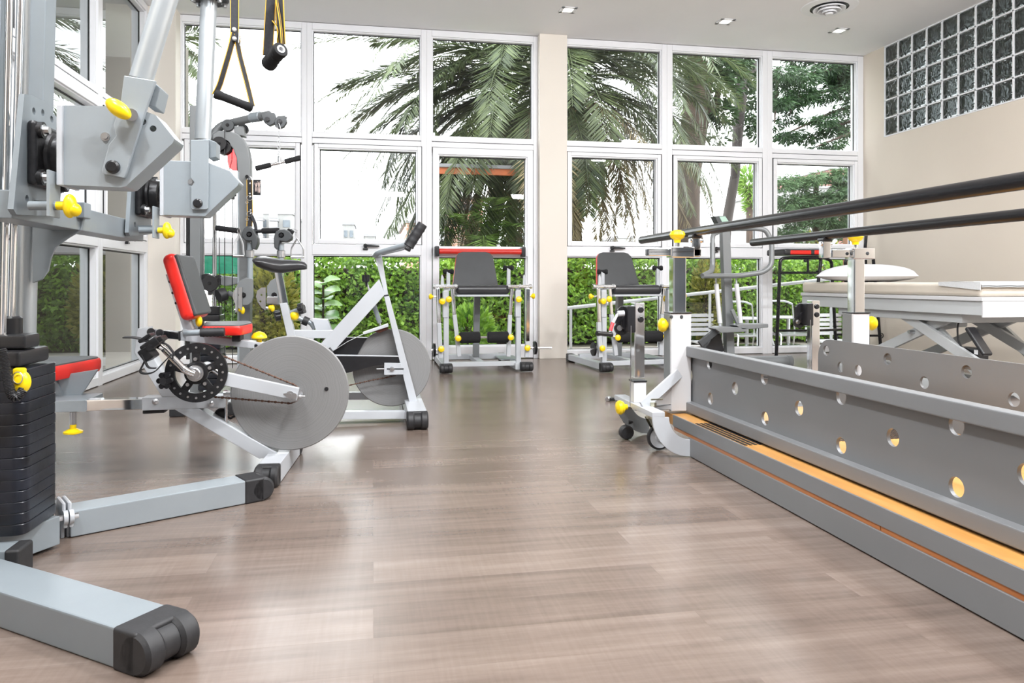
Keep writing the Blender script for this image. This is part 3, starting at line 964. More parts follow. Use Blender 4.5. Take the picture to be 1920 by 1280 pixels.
build('clip', MB().tube([P(448, 62, Y), P(452, 74, Y), P(450, 86, Y), P(447, 80, Y)], .0022, 6, closed=True), 'steel', s1)
build('clip', MB().tube([P(431, 66, Y), P(429.5, 76, Y), P(432, 82, Y)], .0022, 6), 'steel', s1)
ceil_hook(s1, top)
Y2 = 2.75
t0 = P(508, 0, Y2); t0 = V((t0.x, Y2, CEIL)); t1 = P(523, 0, Y2); t1 = V((t1.x - .02, Y2 + .02, CEIL))
s2 = susp('black suspension strap with yellow edging, its foam grip seen end-on at upper left centre',
     [([t0, P(508, 0, Y2), P(502, 105, Y2 + .02)], .036, (.9, .45, 0)),
      ([t1, P(524, 0, Y2), P(528, 84, Y2)], .034, (.85, -.5, 0)),
      ([P(519, 0, Y2 - .01), P(527, 50, Y2 - .015), P(529, 84, Y2 - .015), P(524, 90, Y2 - .01), P(520, 80, Y2), P(524, 55, Y2), P(512, 40, Y2 + .01)], .010, (.4, .9, 0))],
     (527, 92), (503, 121), .026, Y2 - .03, .09)
ceil_hook(s2, (t0 + t1) / 2)
# ================================================================== PEDAL TRAINER (red seats, big flywheel)
YE = 3.30
E1 = thing('pedal_trainer', 'silver leg pedal trainer with red seats, black chainring and large flywheel', 'exercise bike', (-.6, YE, 0))
w = .04
m = MB().pp([(257, 616), (276, 613), (279, 640), (284, 664), (331, 744), (303, 744), (252, 661)], YE - w, 2 * w)
build('pedal_stem', m, 'silver_white', E1)
build('base_beam', MB().pp([(266, 745), (421, 742), (421, 764), (266, 770)], YE - w, 2 * w), 'silver_white', E1)
build('front_stay', MB().pp([(326, 767), (373, 766), (527, 854), (486, 860)], YE - w, 2 * w), 'silver_white', E1)
build('foot_block', MB().pp([(267, 770), (308, 769), (308, 774), (267, 776)], YE - .03, .06), 'black_rubber', E1)
build('floor_bar', MB().beam((-.405, 3.08, .041), (-.375, 3.56, .041), .085, .078), 'silver_white', E1)
cap(E1, (-.405, 3.08, .041), (-.06, -1, 0), .085, .078, .075)
cap(E1, (-.375, 3.56, .041), (.06, 1, 0), .085, .078, .075)
for px, py in ((291, 753), (395, 757)):
    build('bolt', MB().lathe([(0, .008), (.008, .006), (.013, 0), (0, 0)], P(px, py, YE - w), (0, -1, 0), 18), 'steel', E1)
# stool on the telescopic beam
build('slide_bar', MB().pp([(150, 750), (270, 748), (270, 768), (150, 771)], YE - .03, .06), 'chrome', E1)
build('stool_beam', MB().pp([(-120, 757), (160, 750), (160, 772), (-120, 776)], YE - .04, .20), 'silver', E1)
m = MB().pp([(96, 706), (184, 692), (146, 751), (110, 751)], YE + .11, .012).pp([(96, 706), (184, 692), (146, 751), (110, 751)], YE + .19, .012)
m.pp([(90, 708), (104, 708), (122, 751), (108, 751)], YE + .10, .11)
build('stool_bracket', m, 'grey_blue', E1)
sa = P(12, 685, YE); sb = P(186, 680, YE)
zc = .46
# cushion: stacked rounded outlines, tapered seat
def cushion(outline, z0, z1, rim, mat_side, mat_top, parent, nm):
    n = len(outline)
    cen = sum(outline, V((0, 0, 0))) / n
    def ring(z, s): return [V((cen.x + (p.x - cen.x) * s, cen.y + (p.y - cen.y) * s, z)) for p in outline]
    h = z1 - z0
    sd = MB().loft([ring(z0, .90), ring(z0 + h * .06, .97), ring(z0 + h * .3, 1.0), ring(z0 + h * .75, 1.0), ring(z0 + h * .93, .975), ring(z1 - .002, .93)])
    o = build('seat_pad', sd, mat_side, parent)
    build('seat_top', MB().loft([ring(z1 - .004, .955), ring(z1 + .002, .945), ring(z1 + .004, .85)]), mat_top, o)
    return o
def rounded(pts, r, n=6): return fillet([V(p) for p in pts], r, n, closed=True)
cushion(rounded([(-1.62, 3.36, 0), (-1.50, 3.28, 0), (-1.27, 3.28, 0), (-1.20, 3.66, 0), (-1.26, 3.72, 0), (-1.60, 3.70, 0)], .05), .395, .460, .01, 'red_vinyl', 'grey_vinyl', E1, 'stool')
sk = P(137, 772, YE)
k = build('knob', MB().lathe([(0, -.095), (.036, -.085), (.036, -.078), (.012, -.066), (.012, -.045), (0, -.045)], sk, (0, 0, 1), 20), 'yellow', E1)
build('spindle', MB().cyl(sk, sk + V((0, 0, -.05)), .0125), 'steel', k)
# crank, chainring and pedals
cc = P(369, 698, 3.15)
m = MB()
r0 = .118
def ringplate(m, c, ro, ri, y0, th, seg=48):
    m.lathe([(ri, 0), (ro, 0), (ro, th), (ri, th), (ri, 0)], V((c.x, y0, c.z)), (0, 1, 0), seg)
ringplate(m, cc, r0, .082, 3.14, .018, 56)
for i in range(5):
    t = 2 * math.pi * i / 5 + .35
    d = V((math.cos(t), 0, math.sin(t)))
    m.beam(V((cc.x, 3.149, cc.z)) + d * .03, V((cc.x, 3.149, cc.z)) + d * .088, .03, .012, (0, 1, 0), .003)
ringplate(m, cc, .045, .0, 3.135, .02, 32)
cr = build('chainring', m, 'cast_black', E1)
for i in range(20):
    t = 2 * math.pi * i / 20
    build('rivet', MB().cyl(V((cc.x + .10 * math.cos(t), 3.1405, cc.z + .10 * math.sin(t))), V((cc.x + .10 * math.cos(t), 3.137, cc.z + .10 * math.sin(t))), .0045, seg=10), 'steel', cr)
for i in range(5):
    t = 2 * math.pi * i / 5 + .35
    build('bolt', MB().cyl(V((cc.x + .055 * math.cos(t), 3.144, cc.z + .055 * math.sin(t))), V((cc.x + .055 * math.cos(t), 3.130, cc.z + .055 * math.sin(t))), .007, seg=12), 'steel', cr)
m = MB().cyl(V((cc.x, 3.10, cc.z)), V((cc.x, 3.34, cc.z)), .024, bev=.003)
m.lathe([(.022, 0), (.032, 0), (.032, .012), (.022, .012), (.022, 0)], V((cc.x, 3.118, cc.z)), (0, 1, 0), 24)
build('crank_axle', m, 'steel', E1)
pe = P(304, 652, 3.08)
m = MB().tube([V((cc.x - .0, 3.10, cc.z)), V((cc.x - .03, 3.09, cc.z + .015)), pe + V((0, .01, 0)), pe + V((-.012, .0, .01))], [.013, .015, .012, .014], 14, rad=.02)
build('crank_arm', m, 'chrome', E1)
m = MB().tube([V((cc.x, 3.36, cc.z)), V((cc.x + .03, 3.37, cc.z - .02)), V((cc.x + .12, 3.38, cc.z - .10))], .012, 12)
build('crank_arm', m, 'chrome', E1)
pc = P(286, 650, 3.05)
rot = Matrix.Rotation(R(-35), 3, 'Y')
m = MB().box(pc + V((.0, 0, .01)), (.07, .085, .032), rot, .006).box(pc + V((-.014, .0, -.025)), (.04, .09, .05), rot, .006)
m.box(pc + V((.03, 0, .028)), (.03, .08, .02), rot, .004).cyl(pc + V((0, -.05, 0)), pc + V((0, .06, 0)), .011)
m.box(pc + V((-.02, .0, .035)), (.05, .07, .014), rot, .003)
pd = build('pedal', m, 'cast_black', E1)
m = MB()
m.strap([P(232, 632, 3.03), P(252, 632, 3.03), P(272, 637, 3.03), P(286, 644, 3.03)], .03, .004, (0, 1, .1), .03)
m.strap([P(280, 655, 3.02), P(270, 680, 3.02), P(261, 697, 3.02), P(272, 701, 3.02), P(290, 698, 3.02), P(306, 680, 3.02), P(322, 664, 3.02)], .018, .004, (0, 1, .1), .03)
m.strap([P(296, 640, 3.06), P(314, 645, 3.06), P(326, 662, 3.06), P(325, 668, 3.06)], .022, .004, (0, 1, 0), .03)
m.strap([P(266, 664, 3.01), P(278, 690, 3.01), P(292, 690, 3.01)], .02, .004, (0, 1, 0), .02)
build('pedal_strap', m, 'black_rubber', pd)
m = MB().cyl(P(306, 712, 3.13), P(306, 712, 3.17), .012)
for i in range(6):
    t = i * math.pi / 3
    c = P(309, 713, 3.11); m.cyl(c + V((.018 * math.cos(t), -.012, .024 * math.sin(t))), c + V((.018 * math.cos(t), .012, .024 * math.sin(t))), .011, seg=12)
m.cyl(P(309, 713, 3.10), P(309, 713, 3.125), .02)
build('tension_knob', m, 'black_plastic', E1)
# flywheel
fw = P(546, 735, YE + .0)
RFW = .2415
m = MB().lathe([(0, 0), (RFW - .004, 0), (RFW, .004), (RFW, .018), (RFW - .004, .022), (0, .022)], V((fw.x, YE - .03, fw.z)), (0, 1, 0), 96)
fo = build('flywheel', m, 'flywheel_steel', E1, origin=(fw.x, YE - .03, fw.z))
ax = P(552, 741, 3.16)
build('axle', MB().cyl(V((ax.x, 3.14, ax.z)), V((ax.x, 3.36, ax.z)), .012), 'steel', E1)
build('drive_arm', MB().pp([(418, 697), (561, 728), (556, 751), (416, 722)], 3.15, .03), 'silver_white', E1)
m = MB().lathe([(0, .012), (.007, .012), (.007, .004), (.016, .004), (.016, 0), (0, 0)], P(544, 740, 3.15), (0, -1, 0), 24)
m.box(P(537, 738, 3.149), (.022, .006, .008), bev=.002).cyl(P(560, 742, 3.17), P(572, 743, 3.17), .004)
m.cyl(P(560, 742, 3.17), P(565, 742.4, 3.17), .008, seg=8)
build('axle_bolt', m, 'steel', E1)
build('wheel_screw', bolt(MB(), P(612, 729, YE - .031), (0, -1, 0), .006, .006), 'black_plastic', fo)
m = MB(); ringplate(m, ax, .030, .01, 3.19, .008, 24)
build('sprocket', m, 'steel', E1)
loop_chain(E1, [P(400, 664, 3.20), P(420, 668, 3.20), P(552, 721, 3.20), P(561, 728, 3.2)], 'chain')
loop_chain(E1, [P(392, 743, 3.20), P(440, 747, 3.20), P(545, 756, 3.20), P(558, 751, 3.2)], 'chain')
build('guard_rod', MB().cyl(P(424, 742, 3.3), P(424, 796, 3.3), .006), 'chrome', E1)
build('rod_nut', MB().lathe([(0, 0), (.010, .004), (.014, .02), (.014, .03), (0, .03)], P(434, 737, 3.25), (-1, 0, 0), 14), 'steel', E1)
m = MB().ell(P(416, 775, 3.34), (.03, .02, .024)).tube([P(416, 775, 3.34), P(432, 784, 3.34), P(446, 776, 3.34)], .006, 8)
build('brake_pad', m, 'black_rubber', E1)
# upper seat, beam and back pad
build('seat_slide', MB().pp([(272, 615), (338, 623), (338, 637), (272, 632)], YE + .06, .05), 'chrome', E1)
build('slide_collar', MB().pp([(334, 621), (338, 621), (338, 639), (334, 639)], YE + .045, .08), 'black_rubber', E1)
build('seat_beam', MB().pp([(337, 622), (493, 643), (487, 655), (337, 638)], YE + .05, .07), 'silver_white', E1)
build('beam_pin', bolt(MB(), P(480, 648, YE + .05), (0, -1, 0), .005, .003), 'black_plastic', E1)
for px, py in ((283, 622), (299.5, 624)): build('plug', MB().lathe([(0, .008), (.014, .006), (.016, 0), (0, 0)], P(px, py, YE - w), (0, -1, 0), 18), 'black_plastic', E1)
build('seat_post', MB().pp([(310, 514), (317, 514), (361, 617), (344, 620)], YE + .08, .06), 'silver_white', E1)
for px, py in ((318.5, 528), (324, 549), (330, 568)): build('hole_plug', MB().cyl(P(px, py, YE + .079), P(px, py, YE + .083), .006, seg=12), 'black_plastic', E1)
a = P(315, 476, YE); b = P(355, 600, YE)
ax_ = (b - a).normalized()
nf = V((-ax_.z, 0, ax_.x)); nf = nf if nf.x > 0 else -nf
mid = (a + b) / 2 + V((0, .14, 0))
L = (b - a).length
rot = Matrix((nf, V((0, 1, 0)), -ax_)).transposed()
sd = MB().box(mid, (.062, .30, L), rot, .028, 5)
bp = build('back_pad', sd, 'red_vinyl', E1)
build('back_face', MB().box(mid + nf * .027, (.022, .285, L - .02), rot, .010, 4), 'grey_vinyl', bp)
cushion(rounded([P(378, 620, 3.28) * 1, P(452, 622, 3.26) * 1, V((-.30, 3.36, 0)) + (P(474, 622, 3.45) - V((-.30, 3.36, 0))) * 0.999, P(470, 620, 3.62), P(384, 620, 3.60)], .03), P(400, 629, 3.3).z, P(400, 610, 3.3).z, .01, 'red_vinyl', 'grey_vinyl', E1, 'seat')
build('seat_support', MB().span((P(436, 630, 3.35).x, 3.33, P(436, 640, 3.35).z), (P(452, 630, 3.35).x, 3.42, P(436, 626, 3.35).z), .004), 'black_rubber', E1)
m = MB().tube([P(347, 622, 3.42), P(349, 624, 3.2), P(378, 623, 3.19)], .013, 14, rad=.03)
build('handle_tube', m, 'silver', E1)
ga, gbb = P(376, 623.5, 3.19), P(421, 622, 3.19)
L = (gbb - ga).length
m = MB().lathe([(0, 0), (.017, 0)] + [(.017 + .002 * (i % 2), L * (i + .5) / 13) for i in range(13)] + [(.017, L), (0, L)], ga, gbb - ga, 20)
build('grip', m, 'black_rubber', E1)
k = build('knob', MB().lathe([(0, .052), (.022, .044), (.033, .03), (.033, .022), (.012, .016), (.010, 0), (0, 0)], P(486, 643, YE + .085), (0, 0, 1), 20), 'yellow', E1)
build('spindle', MB().cyl(P(486, 646, YE + .085), P(486, 638, YE + .085), .0085), 'steel', k)
build('knob', MB().ell(P(373, 602, 3.42), (.014, .02, .024)), 'yellow', E1)

# ================================================================== UPRIGHT EXERCISE BIKE
YU = 4.45
U1 = thing('exercise_bike', 'white upright exercise bike with black saddle and grey flywheel, behind the pedal trainer', 'exercise bike', (0, YU, 0))
# saddle
st = [(477, 484, 493, .075), (483, 480.5, 500, .10), (497, 480, 506, .105), (512, 482.5, 511, .085), (528, 486, 512.5, .058), (545, 487, 509.5, .040), (560, 488, 506.5, .033), (571, 491, 505.5, .027), (575.5, 496, 504.5, .015)]
rings = []
for px, yt, yb, hw in st:
    c0, c1 = P(px, yt, YU), P(px, yb, YU)
    zc = (c0.z + c1.z) / 2; hz_ = (c0.z - c1.z) / 2
    ring = []
    for k in range(24):
        a = 2 * math.pi * k / 24
        ca, sa_ = math.cos(a), math.sin(a)
        yy = hw * (abs(ca) ** .8) * (1 if ca > 0 else -1)
        ring.append(V((c0.x, YU + yy, zc + hz_ * sa_ * (1 if sa_ < 0 else (1 - .25 * abs(ca))))))
    rings.append(ring)
build('saddle', MB().loft(rings), 'black_vinyl', U1)
build('seat_post', MB().pp([(514, 509), (528, 507), (541, 572), (526, 572)], YU - .025, .05), 'chrome', U1)
build('seat_tube', MB().pp([(524, 569), (538, 567), (555, 634), (539, 634)], YU - .032, .064), 'silver_white', U1)
build('top_tube', MB().pp([(550, 619), (625, 619.5), (616, 634), (552, 634)], YU - .03, .06), 'silver_white', U1)
build('main_tube', MB().pp([(711, 523), (722, 552), (628, 656), (612, 664), (598, 648), (605, 640)], YU - .032, .064), 'silver_white', U1)
build('handlebar_stem', MB().pp([(703, 481), (716, 479.5), (728, 553), (721.5, 554)], YU - .026, .052), 'silver_white', U1)
build('stem_collar', MB().pp([(719.5, 553), (729, 551.5), (729.5, 554.5), (720, 556)], YU - .034, .068), 'black_rubber', U1)
build('front_post', MB().pp([(720, 555.5), (729.5, 554), (788, 772), (773, 776)], YU - .032, .064), 'silver_white', U1)
for s, dx in ((-1, 0), (1, 0)):
    a, b, c, d = P(703, 479, YU), P(707, 475, YU), P(758, 462, YU), P(768, 455, YU)
    off = V((0, s * .17, 0))
    z = lambda p, k: p + V((0, s * k, 0))
    m = MB().tube([a, z(b, .07), z(c, .18), z(P(772, 452, YU), .19)], .0155, 16, rad=.05)
    hb = build('handlebar', m, 'silver', U1)
    g0, g1 = z(P(763, 465, YU), .185), z(P(789, 424, YU), .195)
    L = (g1 - g0).length
    prof = [(0, 0), (.027, 0)] + [(.0285 + (.0025 if i % 4 == 0 else 0), L * (i + .5) / 16) for i in range(16)] + [(.027, L - .002), (.02, L), (0, L)]
    build('grip', MB().lathe(prof, g0, g1 - g0, 22), 'black_rubber', hb)
    if s == 1: pass
build('bar_clamp', MB().box(P(709, 479, YU), (.04, .06, .035), bev=.008), 'silver', U1)
fc = P(735, 689.5, YU + .03)
m = MB().lathe([(0, 0), (.226, 0), (.230, .004), (.230, .02), (.226, .024), (0, .024)], V((fc.x, YU + .045, fc.z)), (0, 1, 0), 96)
fu = build('flywheel', m, 'flywheel_steel', U1, origin=(fc.x, YU + .045, fc.z))
build('wheel_axle', MB().cyl(V((fc.x, YU - .05, fc.z)), V((fc.x, YU + .12, fc.z)), .012), 'steel', U1)
build('chain_guard', MB().pp([(626, 667), (749, 668), (749.5, 680), (700, 686), (652, 699), (630, 699)], YU - .03, .03), 'black_plastic', U1)
build('guard_edge', MB().pp([(626, 665), (749, 667), (749, 669), (626, 667.5)], YU - .032, .034), 'silver_white', U1)
build('crank_cover', MB().pp([(622, 640), (640, 632), (690, 633), (684, 640), (668, 668), (622, 668)], YU + .03, .05), 'black_plastic', U1)
cu = P(600, 690, YU)
m = MB(); m.lathe([(.07, 0), (.10, 0), (.10, .01), (.07, .01), (.07, 0)], V((cu.x, YU - .02, cu.z)), (0, 1, 0), 40)
for i in range(5):
    t = 2 * math.pi * i / 5
    m.beam(V((cu.x, YU - .015, cu.z)), V((cu.x + .075 * math.cos(t), YU - .015, cu.z + .075 * math.sin(t))), .02, .008, (0, 1, 0))
build('chainring', m, 'cast_black', U1)
build('crank_axle', MB().cyl(V((cu.x, YU - .1, cu.z)), V((cu.x, YU + .12, cu.z)), .018), 'steel', U1)
build('dropout', MB().pp([(720.5, 680), (752, 680.5), (757, 702), (720, 703)], YU - .045, .012), 'silver_white', U1)
m = MB().pp([(725, 690), (757, 690), (757, 693), (725, 693)], YU - .046, .003)
build('dropout_slot', m, 'dark_grey', U1)
m = MB().lathe([(0, .01), (.012, .008), (.014, 0), (0, 0)], P(735, 691.5, YU - .046), (0, -1, 0), 16).cyl(P(706, 691.5, YU - .04), P(722, 691.5, YU - .04), .004)
build('axle_bolt', m, 'steel', U1)
loop_chain(U1, [P(650, 723, YU - .01), P(700, 712, YU - .01), P(742, 704, YU - .01)], 'chain')
build('bottom_rail', MB().beam(P(560, 778, YU - .15), P(772, 776.5, YU - .15), .05, .045, (0, 0, 1)), 'silver_white', U1)
build('bottom_rail', MB().beam(P(560, 742, YU + .25), P(760, 741, YU + .25), .05, .045, (0, 0, 1)), 'silver_white', U1)
fx = P(787, 770, YU).x
fb = build('front_foot', MB().beam((.235, 4.10, .055), (.235, 5.15, .055), .105, .085), 'silver_white', U1)
cap(U1, (.235, 4.12, .047), (0, -1, 0), .108, .09, .075)
cap(U1, (.235, 5.14, .047), (0, 1, 0), .108, .09, .075)
rx = P(560, 770, YU).x
build('rear_foot', MB().beam((rx, 4.12, .055), (rx, 4.95, .055), .10, .08), 'silver_white', U1)
cap(U1, (rx, 4.14, .045), (0, -1, 0), .10, .085, .075)
cap(U1, (rx, 4.93, .045), (0, 1, 0), .10, .085, .075)
build('rear_stay', MB().beam(P(547, 632, YU), V((rx, YU, .09)), .05, .05, (0, 1, 0)), 'silver_white', U1)
# brake assembly
build('brake_lever', MB().pp([(680, 623), (728, 606.5), (729, 612), (683, 627)], YU - .02, .05), 'silver_white', U1)
build('brake_block', MB().pp([(700, 621), (728, 612), (728, 617), (712, 624)], YU + .01, .05), 'brown_pad', U1)
build('brake_cable', MB().tube([P(622, 659, YU - .04), P(652, 640, YU - .04), P(683, 625, YU - .04)], .002, 6), 'steel', U1)
build('cable_screw', MB().cyl(P(617, 652, YU - .05), P(623, 660, YU - .05), .008), 'black_plastic', U1)
build('tension_rod', MB().cyl(P(687, 528, YU + .05), P(713, 610, YU + .05), .006), 'chrome', U1)
build('rod_sleeve', MB().cyl(P(701, 572, YU + .05), P(712, 605, YU + .05), .014), 'silver', U1)
m = MB()
c = P(686, 521, YU + .05)
for i in range(6):
    t = i * math.pi / 3; m.cyl(c + V((.014 * math.cos(t), .014 * math.sin(t), -.02)), c + V((.014 * math.cos(t), .014 * math.sin(t), .018)), .009, seg=10)
m.cyl(c + V((0, 0, -.025)), c + V((0, 0, .015)), .017).cyl(c + V((.006, 0, -.05)), c, .008)
build('tension_knob', m, 'black_plastic', U1)
# saddle clamp: star knobs and padded stub
def star(parent, p, d, r=.026):
    p, d = V(p), V(d).normalized(); m = MB()
    u = d.cross(V((0, 1, 0))).normalized(); w_ = d.cross(u)
    for i in range(5):
        t = i * 2 * math.pi / 5; q = p + (u * math.cos(t) + w_ * math.sin(t)) * r * .62
        m.cyl(q, q + d * .028, r * .42, seg=12)
    m.cyl(p, p + d * .03, r * .6)
    return build('star_knob', m, 'black_plastic', parent)
build('clamp_arm', MB().tube([P(543, 587, YU), P(553, 583, YU - .02), P(562, 580, YU - .03)], .013, 12), 'silver', U1)
star(U1, P(561, 580, YU - .03), (1, -.3, .3), .032)
star(U1, P(525, 590, YU - .06), (-1, -.3, -.2), .03)
build('stub_tube', MB().tube([P(556, 594, YU + .1), P(570, 601, YU + .1), P(582, 604, YU + .1), P(590, 616, YU + .1)], .014, 12, rad=.03), 'silver', U1)
build('stub_cap', MB().cyl(P(568, 599.5, YU + .1), P(578, 604, YU + .1), .026), 'black_rubber', U1)
build('wedge_plate', MB().pp([(585, 597), (614, 599), (622, 619), (592, 619)], YU + .06, .08), 'silver_white', U1)
build('knob', MB().ell(P(552, 592, YU - .02), (.026, .02, .026)), 'yellow', U1)
# ================================================================== MULTI GYM BY THE WINDOW
YG = 5.15
M1 = thing('multi_gym', 'grey multi gym with arched post and black weight stack before the left window', 'gym machine', (-.75, YG, 0))
def zat(px, Y, z): 
    p = P(px, 600, Y); return V((p.x, Y, z))
bw = .05
arch = [(445, 640), (445, 320), (443, 296), (436, 277), (425, 268), (398, 268), (398, 251), (410, 244), (431, 246), (446, 250), (457, 261), (465, 276), (469, 298), (469, 640)]
post = [P(x, y, YG - bw) for x, y in arch]
post[0].z = .05; post[-1].z = .05
build('main_post', MB().prism(post, (0, 2 * bw, 0), bev=.008), 'mid_grey', M1)
edge = [P(x, y, YG - bw - .003) for x, y in ((445, 640), (445, 322), (448.5, 322), (448.5, 640))]
edge[0].z = .05; edge[-1].z = .05
build('post_edge', MB().prism(edge, (0, .003, 0)), 'silver', M1)
pl = zat(358, YG, .03); pr_ = zat(378, YG, .03)
zt = P(365, 200, YG).z
build('rear_post', MB().span((pl.x, YG - .04, .03), (pr_.x, YG + .06, zt), .006), 'mid_grey', M1)
build('rear_edge', MB().span((pl.x - .02, YG - .045, .3), (pl.x, YG - .01, zt - .4), .003), 'black_metal', M1)
build('top_arm', MB().tube([P(375, 259, YG), P(400, 259, YG), P(404, 247, YG), P(414, 236, YG), P(432, 231, YG), P(470, 222, YG - .1), P(505, 215, YG - .2)], .026, 14, rad=.06), 'mid_grey', M1)
build('arm_sleeve', MB().cyl(P(471, 221, YG - .1), P(489, 218, YG - .15), .032, bev=.003), 'silver', M1)
build('arm_bracket', MB().pp([(438, 236), (457, 236), (459, 255), (440, 252)], YG - .04, .08), 'mid_grey', M1)
def disc(parent, px, py, Y, r, th=.03, mat='dark_grey', name='pulley'):
    c = P(px, py, Y)
    m = MB().lathe([(0, 0), (r * .96, 0), (r, .003), (r, th * .35), (r * .88, th * .5), (r, th * .65), (r, th), (0, th)], c - V((0, th / 2, 0)), (0, 1, 0), 32)
    o = build(name, m, mat, parent)
    build('pulley_bolt', bolt(MB(), c - V((0, th / 2 + .002, 0)), (0, -1, 0), .008, .006), 'black_metal', o)
    return o
disc(M1, 427.5, 235, YG - .05, .038, .03)
disc(M1, 456, 242, YG + .04, .034, .03)
disc(M1, 412, 270, YG - .06, .045, .05, 'black_plastic')
disc(M1, 420, 276, YG - .02, .05, .06, 'black_plastic')
def housing(parent, px, name='pulley_housing', Y=YG - .22, mat='dark_grey'):
    return build(name, MB().pp(px, Y, .045, bev=.006), mat, parent)
housing(M1, [(488, 214), (500, 210), (515, 211), (518, 222), (514, 232), (505, 236), (495, 229)])
housing(M1, [(514, 226), (520, 217), (535, 216), (538, 228), (532, 238), (522, 241), (515, 236)], Y=YG - .28)
for px, py, Y in ((501, 224, YG - .225), (524, 228, YG - .285)): build('pulley_bolt', bolt(MB(), P(px, py, Y), (0, -1, 0), .012, .008), 'black_metal', M1)
m = MB().tube([P(536, 219, YG - .26), P(546, 217, YG - .26), P(549, 221, YG - .26), P(543, 224, YG - .26), P(537, 222, YG - .26)], .0018, 6)
m.tube([P(540, 222, YG - .26), P(537, 228, YG - .26), P(541, 231, YG - .26), P(544, 226, YG - .26)], .0018, 6).cyl(P(533, 220, YG - .26), P(538, 219, YG - .26), .010)
build('pull_pin', m, 'steel', M1)
sh = [(425, 252), (433, 253), (441, 260), (446, 270), (449, 290), (449, 320), (437, 320), (429, 314), (426, 302)]
build('shroud', MB().pp(sh, YG + .055, .004), 'red_acrylic', M1)
build('shroud_rim', MB().pp([(433, 253), (441, 260), (446, 270), (449, 290), (449, 320), (444, 320), (443, 292), (440, 273), (436, 262), (428, 255), (425, 252)], YG + .045, .012), 'black_plastic', M1)
for px, py in ((443.5, 271), (446.5, 297)): build('rim_screw', bolt(MB(), P(px, py, YG + .045), (0, -1, 0), .006, .004), 'label_white', M1)
for px, r, y0 in ((382, .006, 380), (401, .009, 380), (404.5, .006, 380)):
    a, b = P(px, y0, YG + .02), P(px, 700, YG + .02)
    build('guide_rod', MB().cyl(a, V((a.x, a.y, .12)), r, seg=12), 'chrome', M1)
for px, y0, y1, dy in ((411, 372, 690, 0), (421, 240, 690, 0), (435.5, 372, 690, .02), (438, 372, 440, .0), (442, 376, 440, .02)):
    build('cable', MB().cyl(P(px, y0, YG - .07 + dy), P(px + .5, y1, YG - .07 + dy), .0028, seg=6), 'black_plastic', M1)
build('cable', MB().tube([P(421, 262, YG - .07), P(435, 281, YG - .03), P(435, 300, YG - .03), P(430, 318, YG - .03)], .0025, 6), 'black_plastic', M1)
for px, py in ((436, 365), (417, 372)):
    c = P(px, py, YG - .06)
    build('cable_clamp', MB().cyl(c + V((0, 0, -.03)), c + V((0, 0, .03)), .014).box(c, (.05, .02, .022), bev=.006), 'black_plastic', M1)
# weight stack
sa, sb = zat(377, YG + .02, 0), zat(417, YG + .02, 0)
build('stack_head', MB().span((sa.x + .005, YG - .03, .585), (sb.x - .01, YG + .07, .64), .006).span((sa.x, YG - .06, .545), (sb.x, YG + .10, .585), .008), 'black_plastic', M1)
for i in range(11):
    build('weight_plate', MB().span((sa.x, YG - .07, .10 + i * .038), (sb.x + .005, YG + .12, .135 + i * .038), .006), 'stack_black', M1)
disc(M1, 394, 531, YG - .02, .052, .035, 'black_plastic')
disc(M1, 388, 527, YG + .02, .050, .035, 'black_plastic')
build('pulley_link', MB().pp([(388, 540), (398, 541), (396, 553), (390, 553)], YG - .03, .03), 'black_plastic', M1)
build('pulley_arm', MB().pp([(413, 518), (420, 516.5), (446, 520), (446, 532), (424, 536), (414, 534)], YG - .05, .03, bev=.006), 'mid_grey', M1)
disc(M1, 411, 525, YG - .02, .034, .03, 'black_plastic')
rl = P(418, 552, YG - .1); rr = P(427, 549, YG - .08)
build('foam_roller', MB().lathe([(0, 0), (.040, 0), (.043, .006), (.043, .045), (.040, .05), (0, .05)], rl - (rr - rl), (rr - rl), 24), 'black_rubber', M1)
build('roller_arm', MB().cyl(rr, P(445, 556, YG - .05), .016), 'mid_grey', M1)
# two press arms with handles
def press_arm(tx, hx, kx, dx):
    x0, x1 = tx
    build('arm_tube', MB().cyl(P((x0 + x1) / 2, 545, YG - .12), P((x0 + x1) / 2, 455, YG - .12), .0185, seg=18), 'silver', M1)
    build('tube_collar', MB().cyl(P((x0 + x1) / 2, 483, YG - .12), P((x0 + x1) / 2, 469, YG - .12), .026, bev=.003), 'steel', M1)
    a = build('pulley_housing', MB().pp([(x + dx, y) for x, y in hx], YG - .17, .10, bev=.008), 'dark_grey', M1)
    cx = sum(x for x, y in hx) / len(hx) + dx; cy = sum(y for x, y in hx) / len(hx)
    build('pulley_bolt', bolt(MB(), P(cx - 1, cy - 6, YG - .17), (0, -1, 0), .012, .010), 'black_metal', a)
press_arm((463, 475), [(453, 436), (458, 427), (466, 424), (474, 428), (483, 445), (483, 456), (478, 468), (472, 466), (471, 452), (460, 451), (453, 444)], None, 0)
press_arm((521, 533), [(513, 447), (516, 434), (524, 430), (533, 429), (543, 433), (548, 441), (546, 449), (536, 454), (525, 452), (522, 458), (520, 469), (514, 464)], None, 0)
for g0, g1 in (((404, 427), (450, 433)), ((490, 433), (524, 432)), ((538, 432), (550, 437))):
    a, b = P(*g0, YG - .1), P(*g1, YG - .1)
    L = (b - a).length
    build('grip', MB().lathe([(0, 0), (.014, .001), (.018, .006), (.018, L - .004), (.015, L), (0, L)], a, b - a, 18), 'foam_black', M1)
build('grip_bar', MB().cyl(P(478, 433.5, YG - .1), P(500, 433, YG - .1), .011), 'black_metal', M1)
